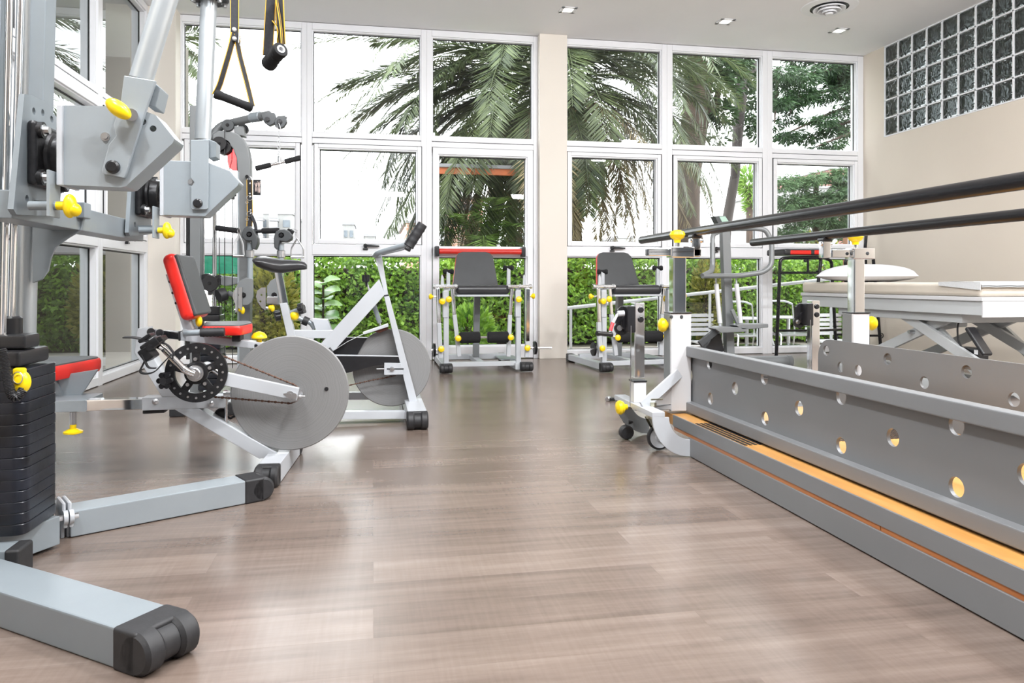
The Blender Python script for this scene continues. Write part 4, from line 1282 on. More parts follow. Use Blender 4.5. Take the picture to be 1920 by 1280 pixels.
for dx, mt in ((0, 'mid_grey'), (58, 'mid_grey')):
    build('cam_plate', MB().pp([(442 + dx, 538), (449 + dx, 526), (461 + dx, 520), (474 + dx, 523), (475 + dx, 556), (472 + dx, 566), (464 + dx, 572), (444 + dx, 572)], YG - .16, .03, bev=.004), mt, M1)
    c = P(456 + dx, 553, YG - .165)
    build('pulley_bolt', bolt(MB(), c, (0, -1, 0), .012, .01), 'black_metal', M1)
hp = [(482, 545), (490, 539), (498, 538.5), (498, 582), (491, 577), (483, 566), (480, 556)]
for px in (hp, [(x - 44, y) for x, y in hp], [(500, 556), (520, 556), (522, 570), (500, 569)]):
    build('index_plate', MB().pp(px, YG - .18, .012, holes=[(px[0][0] + 8, px[0][1] + 8, .007), (px[0][0] + 6, px[0][1] + 20, .007)] if len(px) > 4 else ()), 'steel', M1)
build('index_plate', MB().pp([(441, 540), (446, 538), (446, 584), (441, 586)], YG - .19, .012), 'steel', M1)
for px, py in ((455, 582), (511, 578)):
    c = P(px, py, YG - .16)
    k = build('knob', MB().ell(c, (.014, .018, .024)).ell(c + V((-.012, 0, .006)), (.016, .016, .016)), 'yellow', M1)
    build('spindle', MB().cyl(c + V((-.05, 0, .005)), c, .008), 'steel', k)
# chart fixed to the far side of the post
pc = P(482, 351, YG + .05)
pa, pb_ = P(474.5, 336, YG + .05), P(489, 366, YG + .05)
ch = build('placard', MB().span((pa.x, YG + .05, pb_.z), (pb_.x, YG + .055, pa.z), 0), 'black_card', M1)
for ox, s in ((-.006, .8), (.012, 1)):
    c = V((pc.x + ox, YG + .0485, pc.z))
    m = MB()
    m.ell(c + V((0, 0, .032 * s)), (.0035 * s, .0008, .0045 * s), seg=8, rings=6)
    m.ell(c + V((0, 0, .016 * s)), (.0075 * s, .0008, .013 * s), seg=10, rings=6)
    for q in (-1, 1):
        m.ell(c + V((q * .0045 * s, 0, -.016 * s)), (.0032 * s, .0007, .022 * s), seg=8, rings=6)
        m.beam(c + V((q * .006 * s, 0, .024 * s)), c + V((q * .013 * s, 0, .026 * s)), .003 * s, .001, (0, 1, 0), 0)
        m.beam(c + V((q * .013 * s, 0, .026 * s)), c + V((q * .008 * s, 0, .040 * s)), .003 * s, .001, (0, 1, 0), 0)
    build('figure_print', m, 'cream_card', ch)
# base on the floor
bx0, bx1 = zat(350, YG, 0).x, zat(560, YG, 0).x
build('base_rail', MB().span((bx0, YG - .04, 0.012), (bx1, YG + .04, .075), .005), 'silver_white', M1)
for x in (bx0 + .05, zat(457, YG, 0).x, bx1 - .05):
    f = build('cross_foot', MB().span((x - .04, YG - .42, .012), (x + .04, YG + .42, .07), .005), 'silver_white', M1)
    for s in (-1, 1): build('rubber_foot', MB().span((x - .045, YG + s * .42 - .03, 0), (x + .045, YG + s * .42 + .03, .075), .008), 'black_rubber', f)

# --- things hanging on it
def chainlinks(parent, a, b, n=11):
    a, b = V(a), V(b)
    d = (b - a) / n
    for i in range(n):
        c = a + d * (i + .5); h = d.length * .72
        ax = V((1, 0, 0)) if i % 2 else V((0, 1, 0))
        pts = [c + ax * (.0065 * math.cos(t)) + V((0, 0, h * math.sin(t))) for t in [k * math.pi / 5 for k in range(10)]]
        build('chain_link', MB().tube(pts, .0022, 6, closed=True), 'steel', parent)
lb = thing('lat_bar', 'short straight pull bar with black grips hanging from a chain at the left window', 'pull bar', P(523, 305, YG - .28))
chainlinks(lb, P(523, 252, YG - .28), P(523, 294, YG - .28), 9)
build('carabiner', MB().tube([P(522, 229, YG - .29), P(519, 237, YG - .29), P(523, 247, YG - .29), P(526, 240, YG - .29)], .0028, 8, closed=True), 'steel', lb)
build('swivel', MB().cyl(P(524, 293, YG - .28), P(524, 306, YG - .28), .011).tube([P(524, 294, YG - .28), P(521, 290, YG - .28), P(524, 286, YG - .28), P(527, 290, YG - .28)], .0025, 6, closed=True), 'steel', lb)
build('bar', MB().cyl(P(480, 315.5, YG - .30), P(562, 296, YG - .26), .0105, seg=16), 'chrome', lb)
for a, b in (((479, 316), (508, 309)), ((534, 303), (564, 295.5))):
    f = lambda q: P(q[0], q[1], YG - .30 + .04 * (q[0] - 480) / 82)
    build('grip', MB().cyl(f(a), f(b), .0165, seg=18, bev=.004), 'foam_black', lb)
ds = thing('stirrup_handle', 'chrome triangular stirrup handle clipped to the right pulley arm of the multi gym', 'pull handle', P(557, 480, YG - .12), 'stirrup handles on the multi gym')
Yd = YG - .12
build('frame', MB().tube([P(557, 447, Yd), P(546, 466, Yd), P(546, 482, Yd)], .0048, 10, rad=.01).tube([P(557, 447, Yd), P(569, 465, Yd), P(569, 482, Yd)], .0048, 10, rad=.01), 'steel', ds)
build('grip', MB().cyl(P(545, 482, Yd), P(570, 482, Yd), .0095, bev=.002), 'chrome', ds)
m = MB().tube([P(543, 430, Yd), P(550, 429, Yd), P(558, 432, Yd), P(555, 436, Yd), P(547, 432, Yd)], .0022, 6, closed=True)
m.tube([P(557, 432, Yd), P(555, 440, Yd), P(557, 448, Yd), P(559, 440, Yd)], .0022, 6, closed=True)
build('carabiner', m, 'steel', ds)
ds2 = thing('stirrup_handle', 'stirrup handle with white webbing sides clipped to the left pulley arm of the multi gym', 'pull handle', P(448, 478, YG - .14), 'stirrup handles on the multi gym')
Yd = YG - .20
build('webbing', MB().strap([P(448, 440, Yd), P(440, 458, Yd), P(438.5, 478, Yd)], .022, .003, (.5, .85, 0), .02).strap([P(448, 440, Yd), P(455, 456, Yd), P(457, 478, Yd)], .022, .003, (.5, -.85, 0), .02), 'white_webbing', ds2)
build('grip', MB().cyl(P(437, 480, Yd), P(458, 480, Yd), .010, bev=.002), 'steel', ds2)
build('carabiner', MB().tube([P(448, 425, Yd), P(445.5, 433, Yd), P(448, 441, Yd), P(450.5, 433, Yd)], .0025, 6, closed=True), 'steel', ds2)
asx = thing('ankle_strap', 'black ankle strap with gold edging, studs and rings hanging on the grey gym post', 'training strap', P(468, 380, YG - .1))
Ya = YG - .09
sp = [P(468, 337, Ya), P(468.5, 370, Ya), P(469, 400, Ya), P(468, 424, Ya)]
build('band', MB().strap(sp, .034, .006, (1, 0, 0), .02), 'webbing', asx)
m = MB()
build('edge_stitching', MB().strap([p + V((-.0165, -.004, 0)) for p in sp], .004, .003, (1, 0, 0), .02), 'gold_stitch', asx)
build('edge_stitching', MB().strap([p + V((.0165, -.004, 0)) for p in sp], .004, .003, (1, 0, 0), .02), 'gold_stitch', asx)
build('tail', MB().strap([P(472, 404, Ya - .01), P(478, 418, Ya - .01), P(481, 440, Ya - .01), P(481, 454, Ya - .01)], .02, .006, (1, .3, 0), .03), 'webbing', asx)
for px, py in ((469, 344), (468.5, 363), (469, 369), (470, 394), (470, 400)): build('stud', MB().lathe([(0, .004), (.005, .003), (.006, 0), (0, 0)], P(px, py, Ya - .004), (0, -1, 0), 12), 'steel', asx)
for px, py, r in ((468, 371, .018), (468, 401, .018), (463, 379, .009), (463.5, 411, .009)):
    c = P(px, py, Ya - .008)
    build('ring', MB().tube([c + V((r * math.cos(t), 0, r * .9 * math.sin(t))) for t in [k * .5236 for k in range(12)]], .0022, 6, closed=True), 'steel', asx)
build('hook', MB().tube([P(463, 338, Ya), P(464, 331, Ya), P(470, 331, Ya), P(473, 338, Ya)], .004, 8, rad=.01), 'steel', asx)
build('hook_cap', MB().cyl(P(463, 331, Ya - .02), P(463, 331, Ya + .04), .011), 'black_plastic', asx)

# ================================================================== LEG EXTENSION MACHINES
YX = 6.55
def leg_machine():
    t = thing('leg_extension_machine', 'white leg extension machine with charcoal seat, before the door with red push bar', 'gym machine', (P(906, 690, YX).x, YX + .35, 0), 'leg extension machines by the window wall')
    b = lambda n, m, mat: build(n, m, mat, t)
    W2 = .058
    xl = P(837, 600, YX).x; xr = P(972.5, 600, YX).x
    # floor frame
    for x in (xl, xr):
        r = b('side_rail', MB().span((x - .035, YX - .03, .018), (x + .035, YX + .92, .075), .005), 'silver_white')
    for x in (xl - .008, xr + .06):
        cap(t, (x, YX - .02, .046), (0, -1, 0), .105, .075, .07)
    b('rear_foot', MB().span((xl - .035, YX + .84, .0), (xl + .035, YX + .93, .08), .01), 'black_rubber')
    b('rear_foot', MB().span((xr - .035, YX + .84, .0), (xr + .035, YX + .93, .08), .01), 'black_rubber')
    b('cross_bar', MB().span((xl, YX + .01, .05), (xr, YX + .06, .09), .004), 'silver_white')
    b('cross_bar', MB().span((xl, YX + .62, .05), (xr, YX + .68, .10), .004), 'silver_white')
    b('foot_plate', MB().span((xr - .12, YX + .25, .075), (xr + .06, YX + .6, .085), .003), 'silver')
    b('centre_bar', MB().span((P(892, 600, YX + .4).x - .03, YX + .05, .05), (P(892, 600, YX + .4).x + .03, YX + .7, .09), .004), 'silver_white')
    # posts
    zt = P(840, 540, YX).z
    for x in (xl, xr):
        b('front_post', MB().span((x - .022, YX - .0, .07), (x + .022, YX + .05, zt), .004), 'silver_white')
        b('post_sleeve', MB().span((x - .03, YX - .01, P(840, 595, YX).z), (x + .012, YX + .055, P(840, 545, YX).z), .004), 'silver_white')
    b('main_post', MB().beam(P(894.5, 552, YX + .42), V((P(892, 600, YX + .45).x, YX + .45, .06)), .055, .07, (0, 1, 0)), 'mid_grey')
    # pivot tubes either side
    for x0, x1 in ((812, 858), (952, 998)):
        b('pivot_tube', MB().cyl(P(x0, 537, YX - .01), P(x1, 537, YX - .01), .0165, seg=18, bev=.002), 'chrome')
        for q in (x0 + 2, (x0 + x1) / 2, x1 - 4):
            b('tube_collar', MB().cyl(P(q - 1.5, 537, YX - .01), P(q + 2, 537, YX - .01), .022, seg=18), 'steel')
    # swing legs: inner pair
    for top, mid, bot in (((848, 541), (852, 590), (861, 668)), ((960, 541), (956, 590), (953, 668))):
        b('swing_leg', MB().beam(P(*top, YX + .02), P(*mid, YX + .02), .030, .03, (0, 1, 0)), 'chrome')
        b('swing_leg_sleeve', MB().beam(P(*mid, YX + .02), P(*bot, YX + .02), .036, .036, (0, 1, 0)), 'silver_white')
    for top, mid, bot in (((821, 541), (823, 605), (826, 671)), ((990, 541), (989, 640), (987.5, 669))):
        b('outer_leg', MB().beam(P(*top, YX - .03), P(*mid, YX - .03), .034, .034, (0, 1, 0)), 'chrome')
        b('outer_leg_sleeve', MB().beam(P(*mid, YX - .03), P(*bot, YX - .03), .038, .038, (0, 1, 0)), 'silver_white')
    # foot rollers
    for x0, x1, y in ((862, 900, 632), (914, 953, 631.5)):
        a, c = P(x0, y + 1, YX - .02), P(x1, y, YX - .02); L = (c - a).length
        b('foam_roller', MB().lathe([(0, 0), (.042, 0), (.05, .008), (.05, L - .008), (.042, L), (0, L)], a, c - a, 28), 'foam_black')
    b('roller_bar', MB().cyl(P(852, 632, YX - .02), P(964, 632, YX - .02), .010), 'chrome')
    # seat roll + back
    zs0, zs1 = P(900, 553, YX).z, P(900, 534, YX).z
    xa, xb = P(855, 540, YX).x, P(957, 540, YX).x
    seat = MB().box(((xa + xb) / 2, YX + .20, (zs0 + zs1) / 2), (xb - xa, .40, zs1 - zs0), bev=.04, seg=5)
    s = b('seat_pad', seat, 'black_vinyl')
    b('seat_board', MB().span((xa + .01, YX + .0, zs0 - .014), (xb - .01, YX + .40, zs0 + .004), .004), 'silver_white')
    # backrest tilts away from the sitter
    yb0, yb1 = YX + .40, YX + .52
    bk = [P(849.5, 534, yb0), P(934, 534, yb0), P(924.5, 480, yb1), P(919, 472.5, yb1), P(911, 470, yb1), P(868, 470, yb1), P(860, 472.5, yb1), P(856, 480, yb1)]
    d1 = bk[1] - bk[0]; d2 = bk[2] - bk[1]
    nb = d1.cross(d2).normalized(); nb = nb if nb.y > 0 else -nb
    o = bk[0]
    bk = [p - nb * (p - o).dot(nb) for p in bk]
    cb = sum(bk, V()) / 8
    bk2 = [cb + (p - cb) * 1.025 + nb * .02 for p in bk]
    face = b('backrest', MB().prism(bk, nb * .03, bev=.008), 'grey_vinyl')
    build('piping', MB().prism(bk2, nb * .035, bev=.008), 'red_vinyl', face)
    b('back_bar', MB().beam(P(893, 545, yb0 + .06), P(891, 480, yb1 + .06), .05, .03, (0, 1, 0)), 'mid_grey')
    # side handles
    for x, y0, y1 in ((840.5, 509, 545), (953.5, 502, 536)):
        b('handle_post', MB().beam(P(x, y1, YX + .12), P(x, y0, YX + .12), .032, .032, (0, 1, 0)), 'silver_white')
        c = P(x, y0, YX + .12)
        b('handle_grip', MB().lathe([(0, -.05), (.018, -.048), (.025, -.034), (.019, -.016), (.018, 0), (.019, .016), (.025, .034), (.018, .048), (0, .05)], c, V((1, -.35, 0)), 18), 'foam_black')
    for x0 in (829, 983):
        b('adjust_fin', MB().pp([(x0 - 3, 538), (x0 - 2, 518), (x0, 514), (x0 + 3, 520), (x0 + 4, 538)], YX + .03, .01), 'silver_white')
    # knobs
    for (px, py, d) in ((808, 556, (-1, 0, 0)), (1001, 555, (1, 0, 0)), (841, 561, (0, -1, 0)), (972, 561, (0, -1, 0)), (858.5, 634, (0, -1, 0)), (957, 632, (0, -1, 0)), (827, 654, (0, -1, 0)), (988, 652, (0, -1, 0)), (829, 565, (0, -1, 0))):
        c = P(px, py, YX - .05)
        if d[0]: c = c + V((-d[0] * .055, .03, 0)); knob(t, c, d, .85, .03)
        else: knob(t, c + V((0, .015, 0)), d, .9, .01)
    # weight discs on short bars
    for x0, x1, xd in ((808, 828, 809), (989, 1034, 1001)):
        y = 652 if x0 > 900 else 656
        b('weight_bar', MB().cyl(P(x0, y, YX - .0), P(x1, y, YX - .0), .011), 'chrome')
        for k in range(2):
            c = P(xd + (3 if x0 < 900 else 0) + k * 2.5, y, YX)
            w_ = b('weight_plate', MB().lathe([(.012, 0), (.055, 0), (.06, .003), (.06, .007), (.055, .01), (.012, .01), (.012, 0)], c, (1, 0, 0), 32), 'cast_black')
    b('spring_clip', MB().tube([P(1001, 655, YX), P(999, 641, YX), P(1004, 637, YX), P(1010, 641, YX)], .0022, 6), 'steel')
    return t
l1 = leg_machine()
l2 = copy_tree(l1)
l2['label'] = 'white leg extension machine with charcoal seat, just right of the cream column'
l2.location = (2.315, 6.75, 0)
l2.rotation_euler = (0, 0, R(5))
# ================================================================== WALKING PARALLEL BARS
B1 = thing('parallel_bars', 'grey walking parallel bars with perforated side panels, maple deck and two long black handrails', 'parallel bars', (1.9, 2, 0))
b = lambda n, m, mat, par=None: build(n, m, mat, par or B1)
XN, XF = 1.42, 2.50
Y0, Y1 = .15, 3.22
for x, nm in ((XN, 'near'), (XF, 'far')):
    s = 1 if x == XN else -1
    b('skirt_rail', MB().span((x, Y0, .004), (x + s * .03, Y1, .088), .003), 'panel_grey')
    b('edge_rail', MB().span((x, Y0, .104), (x + s * .008, 3.40, .159), .002), 'panel_grey')
    b('timber_strip', MB().span((x + s * .006, Y0, .086), (x + s * .03, 1.905, .106), 0), 'cherry')
    b('timber_strip', MB().span((x + s * .006, 1.908, .086), (x + s * .03, 3.40, .106), 0), 'cherry')
dk = b('deck', MB().span((XN + .007, Y0, .106), (XF - .007, 3.52, .156), .001), 'maple')
for i in range(7):
    x0 = XN + .04
    y = 2.80 + i * .062
    pass
for i in range(6):
    xg = XN + .045 + i * .0135
    build('grip_strip', MB().span((XN + .016 + i * .021, 2.72, .1555), (XN + .028 + i * .021, 3.18, .1580), 0), 'black_rubber', dk)
for i in range(40):
    build('grip_strip', MB().span((XN + .142 + i * .020, 2.72, .1555), (XN + .154 + i * .020, 3.18, .1580), 0), 'black_rubber', dk)
b('deck_end', MB().span((XN + .04, 3.52, .095), (XF - .04, 3.54, .158), .002), 'panel_grey')
# perforated side panels with rounded ends, stiffened along the edges
def panel(x, y0, y1, z0, z1, holes, nm):
    pts = []
    rr = .10
    for cy, cz, a0 in ((y1 - rr, z1 - rr, 0), (y1 - rr, z0 + rr, -90)):
        for k in range(7):
            a = R(a0 + (90 - k * 15 if a0 == 0 else -k * 15 + 90))
            pts.append(V((x, cy + rr * math.sin(a if a0 == 0 else 0) if False else cy + rr * math.cos(R((90 - k * 15) if a0 == 0 else (-k * 15))), cz + rr * math.sin(R((90 - k * 15) if a0 == 0 else (-k * 15))))))
    pts += [V((x, y0, z0)), V((x, y0, z1))]
    return b('side_panel', MB().prism(pts, (.012, 0, 0), [(V((x, hy, hz)), .0275) for hy, hz in holes]), 'panel_grey')
hn = [(1248 + 10, 665), (1256, 720), (1330, 681), (1294, 703), (1378, 728), (1433, 708), (1332, 747), (1434, 784), (1498, 765), (1577, 743), (1577, 835), (1674, 820), (1793, 797), (1793, 913), (1925, 890)]
holes = [(PX(px, py, 1.535).y, PX(px, py, 1.535).z) for px, py in hn]
holes += [(1.02, .37), (1.02, .25), (.8, .31), (.55, .37), (.55, .25)]
zt_ = .462
pn = panel(1.535, Y0 + .05, 3.66, .17, zt_, [h for h in holes if .2 < h[1] < .445], 'near')
b('panel_rail', MB().span((1.50, Y0 + .05, .435), (1.545, 3.47, .486), .006), 'panel_grey')
b('panel_rail', MB().span((1.50, Y0 + .05, .165), (1.545, 3.47, .214), .006), 'panel_grey')
b('panel_seal', MB().span((1.515, Y0 + .05, .158), (1.54, 3.40, .166), 0), 'black_rubber')
hf = [(1549, 657), (1576, 688), (1609, 694), (1664, 673), (1733, 717), (1812, 697), (1901, 749)]
XFP = 2.385
holes = [(PX(px, py, XFP).y, PX(px, py, XFP).z) for px, py in hf]
for k in range(5):
    holes += [(1.7 - k * .29, .42), (1.7 - k * .29, .26)]
panel(XFP, Y0 + .05, 3.70, .17, .492, [h for h in holes if .2 < h[1] < .46], 'far')
b('panel_rail', MB().span((XFP + .01, Y0 + .05, .44), (XFP + .05, 3.4, .486), .006), 'panel_grey')
b('panel_rail', MB().span((XFP + .01, Y0 + .05, .165), (XFP + .05, 3.4, .214), .006), 'panel_grey')
# uprights with clamp heads
def upright(px0, px1, Y, ybot, arm0, arm1, kn_side, kx, head, rail_x, zb):
    xc = (P(px0, 600, Y).x + P(px1, 600, Y).x) / 2
    w = P(px1, 600, Y).x - P(px0, 600, Y).x
    zs = P(px0, 587 if head else 587, Y).z
    p = b('post_sleeve', MB().span((xc - w * .5, Y - .045, zb), (xc + w * .5, Y + .045, zs), .004), 'white_paint')
    build('sleeve_side', MB().span((xc - w * .5 - .002, Y - .03, zb + .01), (xc - w * .5 + .01, Y + .045, zs - .002), .001), 'mid_grey', p)
    build('sleeve_lip', MB().span((xc - w * .52, Y - .05, zs), (xc + w * .52, Y + .05, zs + .006), .002), 'black_plastic', p)
    zt2 = P(px0, 484, Y).z
    b('post_tube', MB().span((xc - w * .33, Y - .03, zs - .1), (xc + w * .33, Y + .03, zt2 + .01), .006), 'chrome')
    return xc, w, zs
xn, wn, zsn = upright(1252, 1289, 3.47, 760, None, None, 0, 0, 1, 0, .17)
za, zc_ = P(1270, 481, 3.47).z, P(1270, 465, 3.47).z
b('clamp_arm', MB().span((P(1213, 470, 3.47).x, 3.45, za + .003), (P(1312, 470, 3.47).x, 3.49, zc_ - .003), .004), 'chrome')
b('clamp_head', MB().span((P(1254, 470, 3.47).x, 3.432, za - .006), (P(1297, 470, 3.47).x, 3.508, zc_ + .006), .006), 'chrome')
b('end_plug', MB().span((P(1212, 470, 3.47).x, 3.455, za + .006), (P(1214, 470, 3.47).x, 3.485, zc_ - .006), .001), 'black_plastic')
zr = 1.043
for X, zz, ye, nm in ((1.565, 1.047, 4.22, 'near'), (2.262, 1.037, 4.19, 'far')):
    b('handrail', MB().lathe([(0, 0), (.016, 0), (.0225, .006), (.0225, ye - .1 - .006), (.016, ye - .1), (0, ye - .1)], V((X, .1, zz)), (0, 1, 0), 32), 'black_metal')
def railhold(X, zz, Y, zarm):
    b('rail_bracket', MB().span((X - .022, Y - .02, zarm), (X + .022, Y + .02, zz - .03), .004), 'chrome')
    b('rail_saddle', MB().box((X, Y, zz - .024), (.05, .06, .02), bev=.006), 'black_plastic')
    b('saddle_bolt', MB().cyl((X - .03, Y - .005, zz - .045), (X + .034, Y - .005, zz - .045), .011), 'chrome')
railhold(1.565, 1.047, 3.47, za)
knob(B1, P(1270, 462, 3.47), (0, 0, 1), 1.25, .018)
knob(B1, P(1262, 609, 3.47) + V((.01, .0, 0)), (-1, 0, 0), 1.15, .028)
for px in (1259, 1278): bolts(B1, [(P(px, 594, 3.424), (0, -1, 0))], .006, .004, 'dark_grey', 'rivet')
xf, wf, zsf = upright(1590, 1620, 3.45, 640, None, None, 1, 0, 1, 0, .17)
za2, zc2 = P(1600, 484, 3.45).z, P(1600, 467, 3.45).z
b('clamp_arm', MB().span((P(1556, 470, 3.45).x, 3.43, za2 + .003), (P(1632, 470, 3.45).x, 3.47, zc2 - .003), .004), 'chrome')
b('clamp_head', MB().span((P(1592, 470, 3.45).x, 3.412, za2 - .006), (P(1632, 470, 3.45).x, 3.488, zc2 + .006), .006), 'chrome')
railhold(2.262, 1.037, 3.45, za2)
knob(B1, P(1604, 463, 3.45), (0, 0, 1), 1.25, .012)
knob(B1, P(1619, 606, 3.45), (1, 0, 0), 1.2, .008)
for px in (1597, 1627): bolts(B1, [(P(px, 475, 3.41), (0, -1, 0))], .006, .004, 'dark_grey', 'rivet')
# near uprights at the end beyond the frame's edge
for X in (1.53, 2.40):
    b('post_sleeve', MB().span((X - .045, .28, .15), (X + .045, .36, .66), .004), 'white_paint')
    b('post_tube', MB().span((X - .03, .30, .6), (X + .03, .345, .97), .005), 'chrome')
    b('clamp_head', MB().span((X - .05, .285, .94), (X + .05, .36, .99), .005), 'chrome')
    xr_ = 1.565 if X < 2 else 2.262
    b('clamp_arm', MB().span((min(X, xr_) - .03, .30, .945), (max(X, xr_) + .03, .34, .985), .004), 'chrome')
    railhold(xr_, 1.04, .32, .96)
# outrigger: curved plates, tie bar, gusset, castor, winch post
def cplate(Y, th, x_in=1.425, ro=.185, ri=.105, mat='silver_white'):
    cx, cz = x_in, .185
    pts = [V((cx - ro * math.cos(R(k * 7.5)), Y, cz - ro * math.sin(R(k * 7.5)) + .003)) for k in range(13)]
    pts += [V((cx - ri * math.cos(R(k * 7.5)), Y, cz - ri * math.sin(R(k * 7.5)))) for k in range(12, -1, -1)]
    return b('curved_bracket', MB().prism(pts, (0, th, 0), bev=.002), mat)
cplate(3.20, .012); cplate(3.72, .012, mat='mid_grey')
b('outrigger_bar', MB().span((1.238, 3.20, .185), (1.30, 3.74, .21), .003), 'silver_white')
b('outrigger_arm', MB().span((1.24, 3.43, .178), (1.54, 3.475, .20), .003), 'silver_white')
gx0, gx1 = P(1224, 700, 3.44).x, P(1252, 700, 3.44).x
g = [P(1226, 776, 3.36), P(1252, 728, 3.46), P(1252, 782, 3.46), P(1228, 784, 3.36)]
b('gusset', MB().prism([V((1.25, 3.40, .205)), V((1.49, 3.44, .36)), V((1.49, 3.44, .205))], (0, .012, 0)), 'white_paint')
b('gusset_brace', MB().beam((1.25, 3.36, .21), (1.49, 3.44, .37), .05, .015, (0, 1, 0)), 'silver_white')
def castor(c, r=.06):
    c = V(c)
    y = c.y
    cs = b('castor', MB().cyl((c.x - .03, y, c.z + r + .050), (c.x - .03, y, c.z + r + .062), .04, seg=28).cyl((c.x - .03, y, c.z + r + .03), (c.x - .03, y, c.z + r + .05), .032), 'zinc')
    for s in (-1, 1):
        build('fork', MB().prism([V((c.x - .065, y + s * .02, c.z + r + .035)), V((c.x + .01, y + s * .02, c.z + r + .035)), V((c.x + .02, y + s * .02, c.z)), V((c.x + .01, y + s * .02, c.z - .016)), V((c.x - .008, y + s * .02, c.z - .010))], (0, s * .004, 0)), 'zinc', cs)
    build('tyre', MB().lathe([(r * .82, -.012), (r * .95, -.012), (r, -.007), (r, .007), (r * .95, .012), (r * .82, .012), (r * .82, -.012)], c, (0, 1, 0), 40), 'black_rubber', cs)
    build('wheel_disc', MB().lathe([(0, -.008), (r * .3, -.013), (r * .36, -.008), (r * .72, -.008), (r * .83, -.012), (r * .83, .012), (r * .3, .012), (0, .012)], c, (0, 1, 0), 36), 'silver_white', cs)
    build('stem_nut', MB().cyl((c.x - .03, y, c.z + r + .06), (c.x - .03, y, .225), .008).cyl((c.x - .03, y, .21), (c.x - .03, y, .228), .016, seg=6).box((c.x - .02, y - .02, .245), (.06, .006, .008), bev=.002), 'zinc', cs)
castor((1.335, 3.36, .0625))
c2 = PZ(1192, 810, .045)
b('transport_wheel', MB().lathe([(0, -.02), (.03, -.02), (.036, -.014), (.036, .014), (.03, .02), (0, .02)], V((1.262, 3.62, .037)), (0, 1, 0), 24), 'black_rubber')
star(B1, P(1182, 787, 3.75), (-1, -.3, 0), .03)
def winch(xc, Y, zb, zt, wd, crank):
    p = b('winch_post', MB().span((xc - wd / 2, Y - wd / 2, zb + .12), (xc + wd / 2, Y + wd / 2, zt), .004), 'chrome')
    build('post_socket', MB().span((xc - wd * .62, Y - wd * .62, zb), (xc + wd * .62, Y + wd * .62, zb + .10), .004), 'white_paint', p)
    build('socket_lip', MB().span((xc - wd * .68, Y - wd * .68, zb + .10), (xc + wd * .68, Y + wd * .68, zb + .108), .002), 'black_plastic', p)
    for dz in (.035, .082):
        build('post_bolt', MB().lathe([(0, .010), (.013, .008), (.016, 0), (0, 0)], V((xc + wd * .1, Y - wd / 2, zt - dz)), (0, -1, 0), 18), 'black_plastic', p)
    wn_ = build('winch_drum', MB().span((xc - wd / 2 - .042, Y - .045, zt - .145), (xc - wd / 2, Y + .045, zt - .015), .006).cyl((xc - wd / 2 - .02, Y + .0, zt - .10), (xc - wd / 2 - .02, Y + .055, zt - .10), .04, seg=28), 'black_plastic', p)
    build('winch_gear', MB().cyl((xc - wd / 2 - .042, Y + .015, zt - .05), (xc - wd / 2 - .042, Y + .03, zt - .05), .032, seg=28).cyl((xc - wd / 2 - .052, Y + .015, zt - .125), (xc - wd / 2 - .052, Y + .03, zt - .125), .036, seg=28).box((xc - wd / 2 - .048, Y + .0225, zt - .09), (.066, .013, .11), bev=.006), 'black_plastic', wn_)
    build('winch_nut', bolt(MB(), (xc - wd / 2 - .062, Y + .014, zt - .125), (0, -1, 0), .010, .008), 'steel', wn_)
    build('winch_cable', MB().tube([(xc - wd / 2 - .03, Y - .06, zt - .11), (xc - wd / 2 - .035, Y - .06, .2)], .0022, 6), 'steel', wn_)
    return wn_
xw = P(1196, 650, 3.50).x
wz = P(1196, 567, 3.50).z
wn1 = winch(xw, 3.50, .21, wz, .052, True)
# crank handle of the near winch
Yc = 3.47
build('crank', MB().tube([P(1168, 588, Yc), P(1158, 588, Yc), P(1147, 610, Yc - .03), P(1143, 626, Yc - .04)], .007, 10, rad=.02).cyl(P(1170, 587, Yc), P(1158, 588, Yc), .014), 'silver_white', wn1)
build('crank_tape', MB().cyl(P(1149, 605, Yc - .028), P(1144.5, 620, Yc - .038), .0085), 'hand_red', wn1)
build('crank_grip', MB().lathe([(0, 0), (.012, 0), (.014, .01), (.010, .02), (.012, .045), (.010, .07), (.013, .085), (.011, .095), (0, .095)], P(1147, 627, Yc - .04), P(1111, 624, Yc - .09) - P(1147, 627, Yc - .04), 18), 'black_plastic', wn1)
k1 = knob(B1, P(1186, 762, 3.52), (-1, -.1, -.02), 1.15, .03)
wn2 = winch(P(1525, 650, 3.95).x, 3.95, .10, P(1525, 563, 3.95).z, .052, False)
b('far_outrigger', MB().span((XF - .06, 3.20, .06), (XF + .08, 4.0, .10), .004), 'silver_white')
b('far_foot', MB().span((XF - .06, 3.90, 0), (XF + .08, 4.0, .06), .006), 'black_rubber')

# dark floor adaptor lying behind the outrigger
lv = thing('floor_lever', 'small dark metal lever lying on the floor left of the winch post', 'lever', PZ(1150, 752, 0))
q = PZ(1153, 752, 0)
build('lever_arm', MB().box(q + V((.01, .02, .014)), (.10, .05, .02), bev=.006), 'black_metal', lv)
build('lever_pin', MB().cyl(q + V((-.055, .0, .016)), q + V((-.03, .03, .016)), .016, bev=.003), 'steel', lv)
build('lever_plate', MB().box(q + V((.08, .02, .010)), (.06, .05, .012), bev=.004), 'silver', lv)

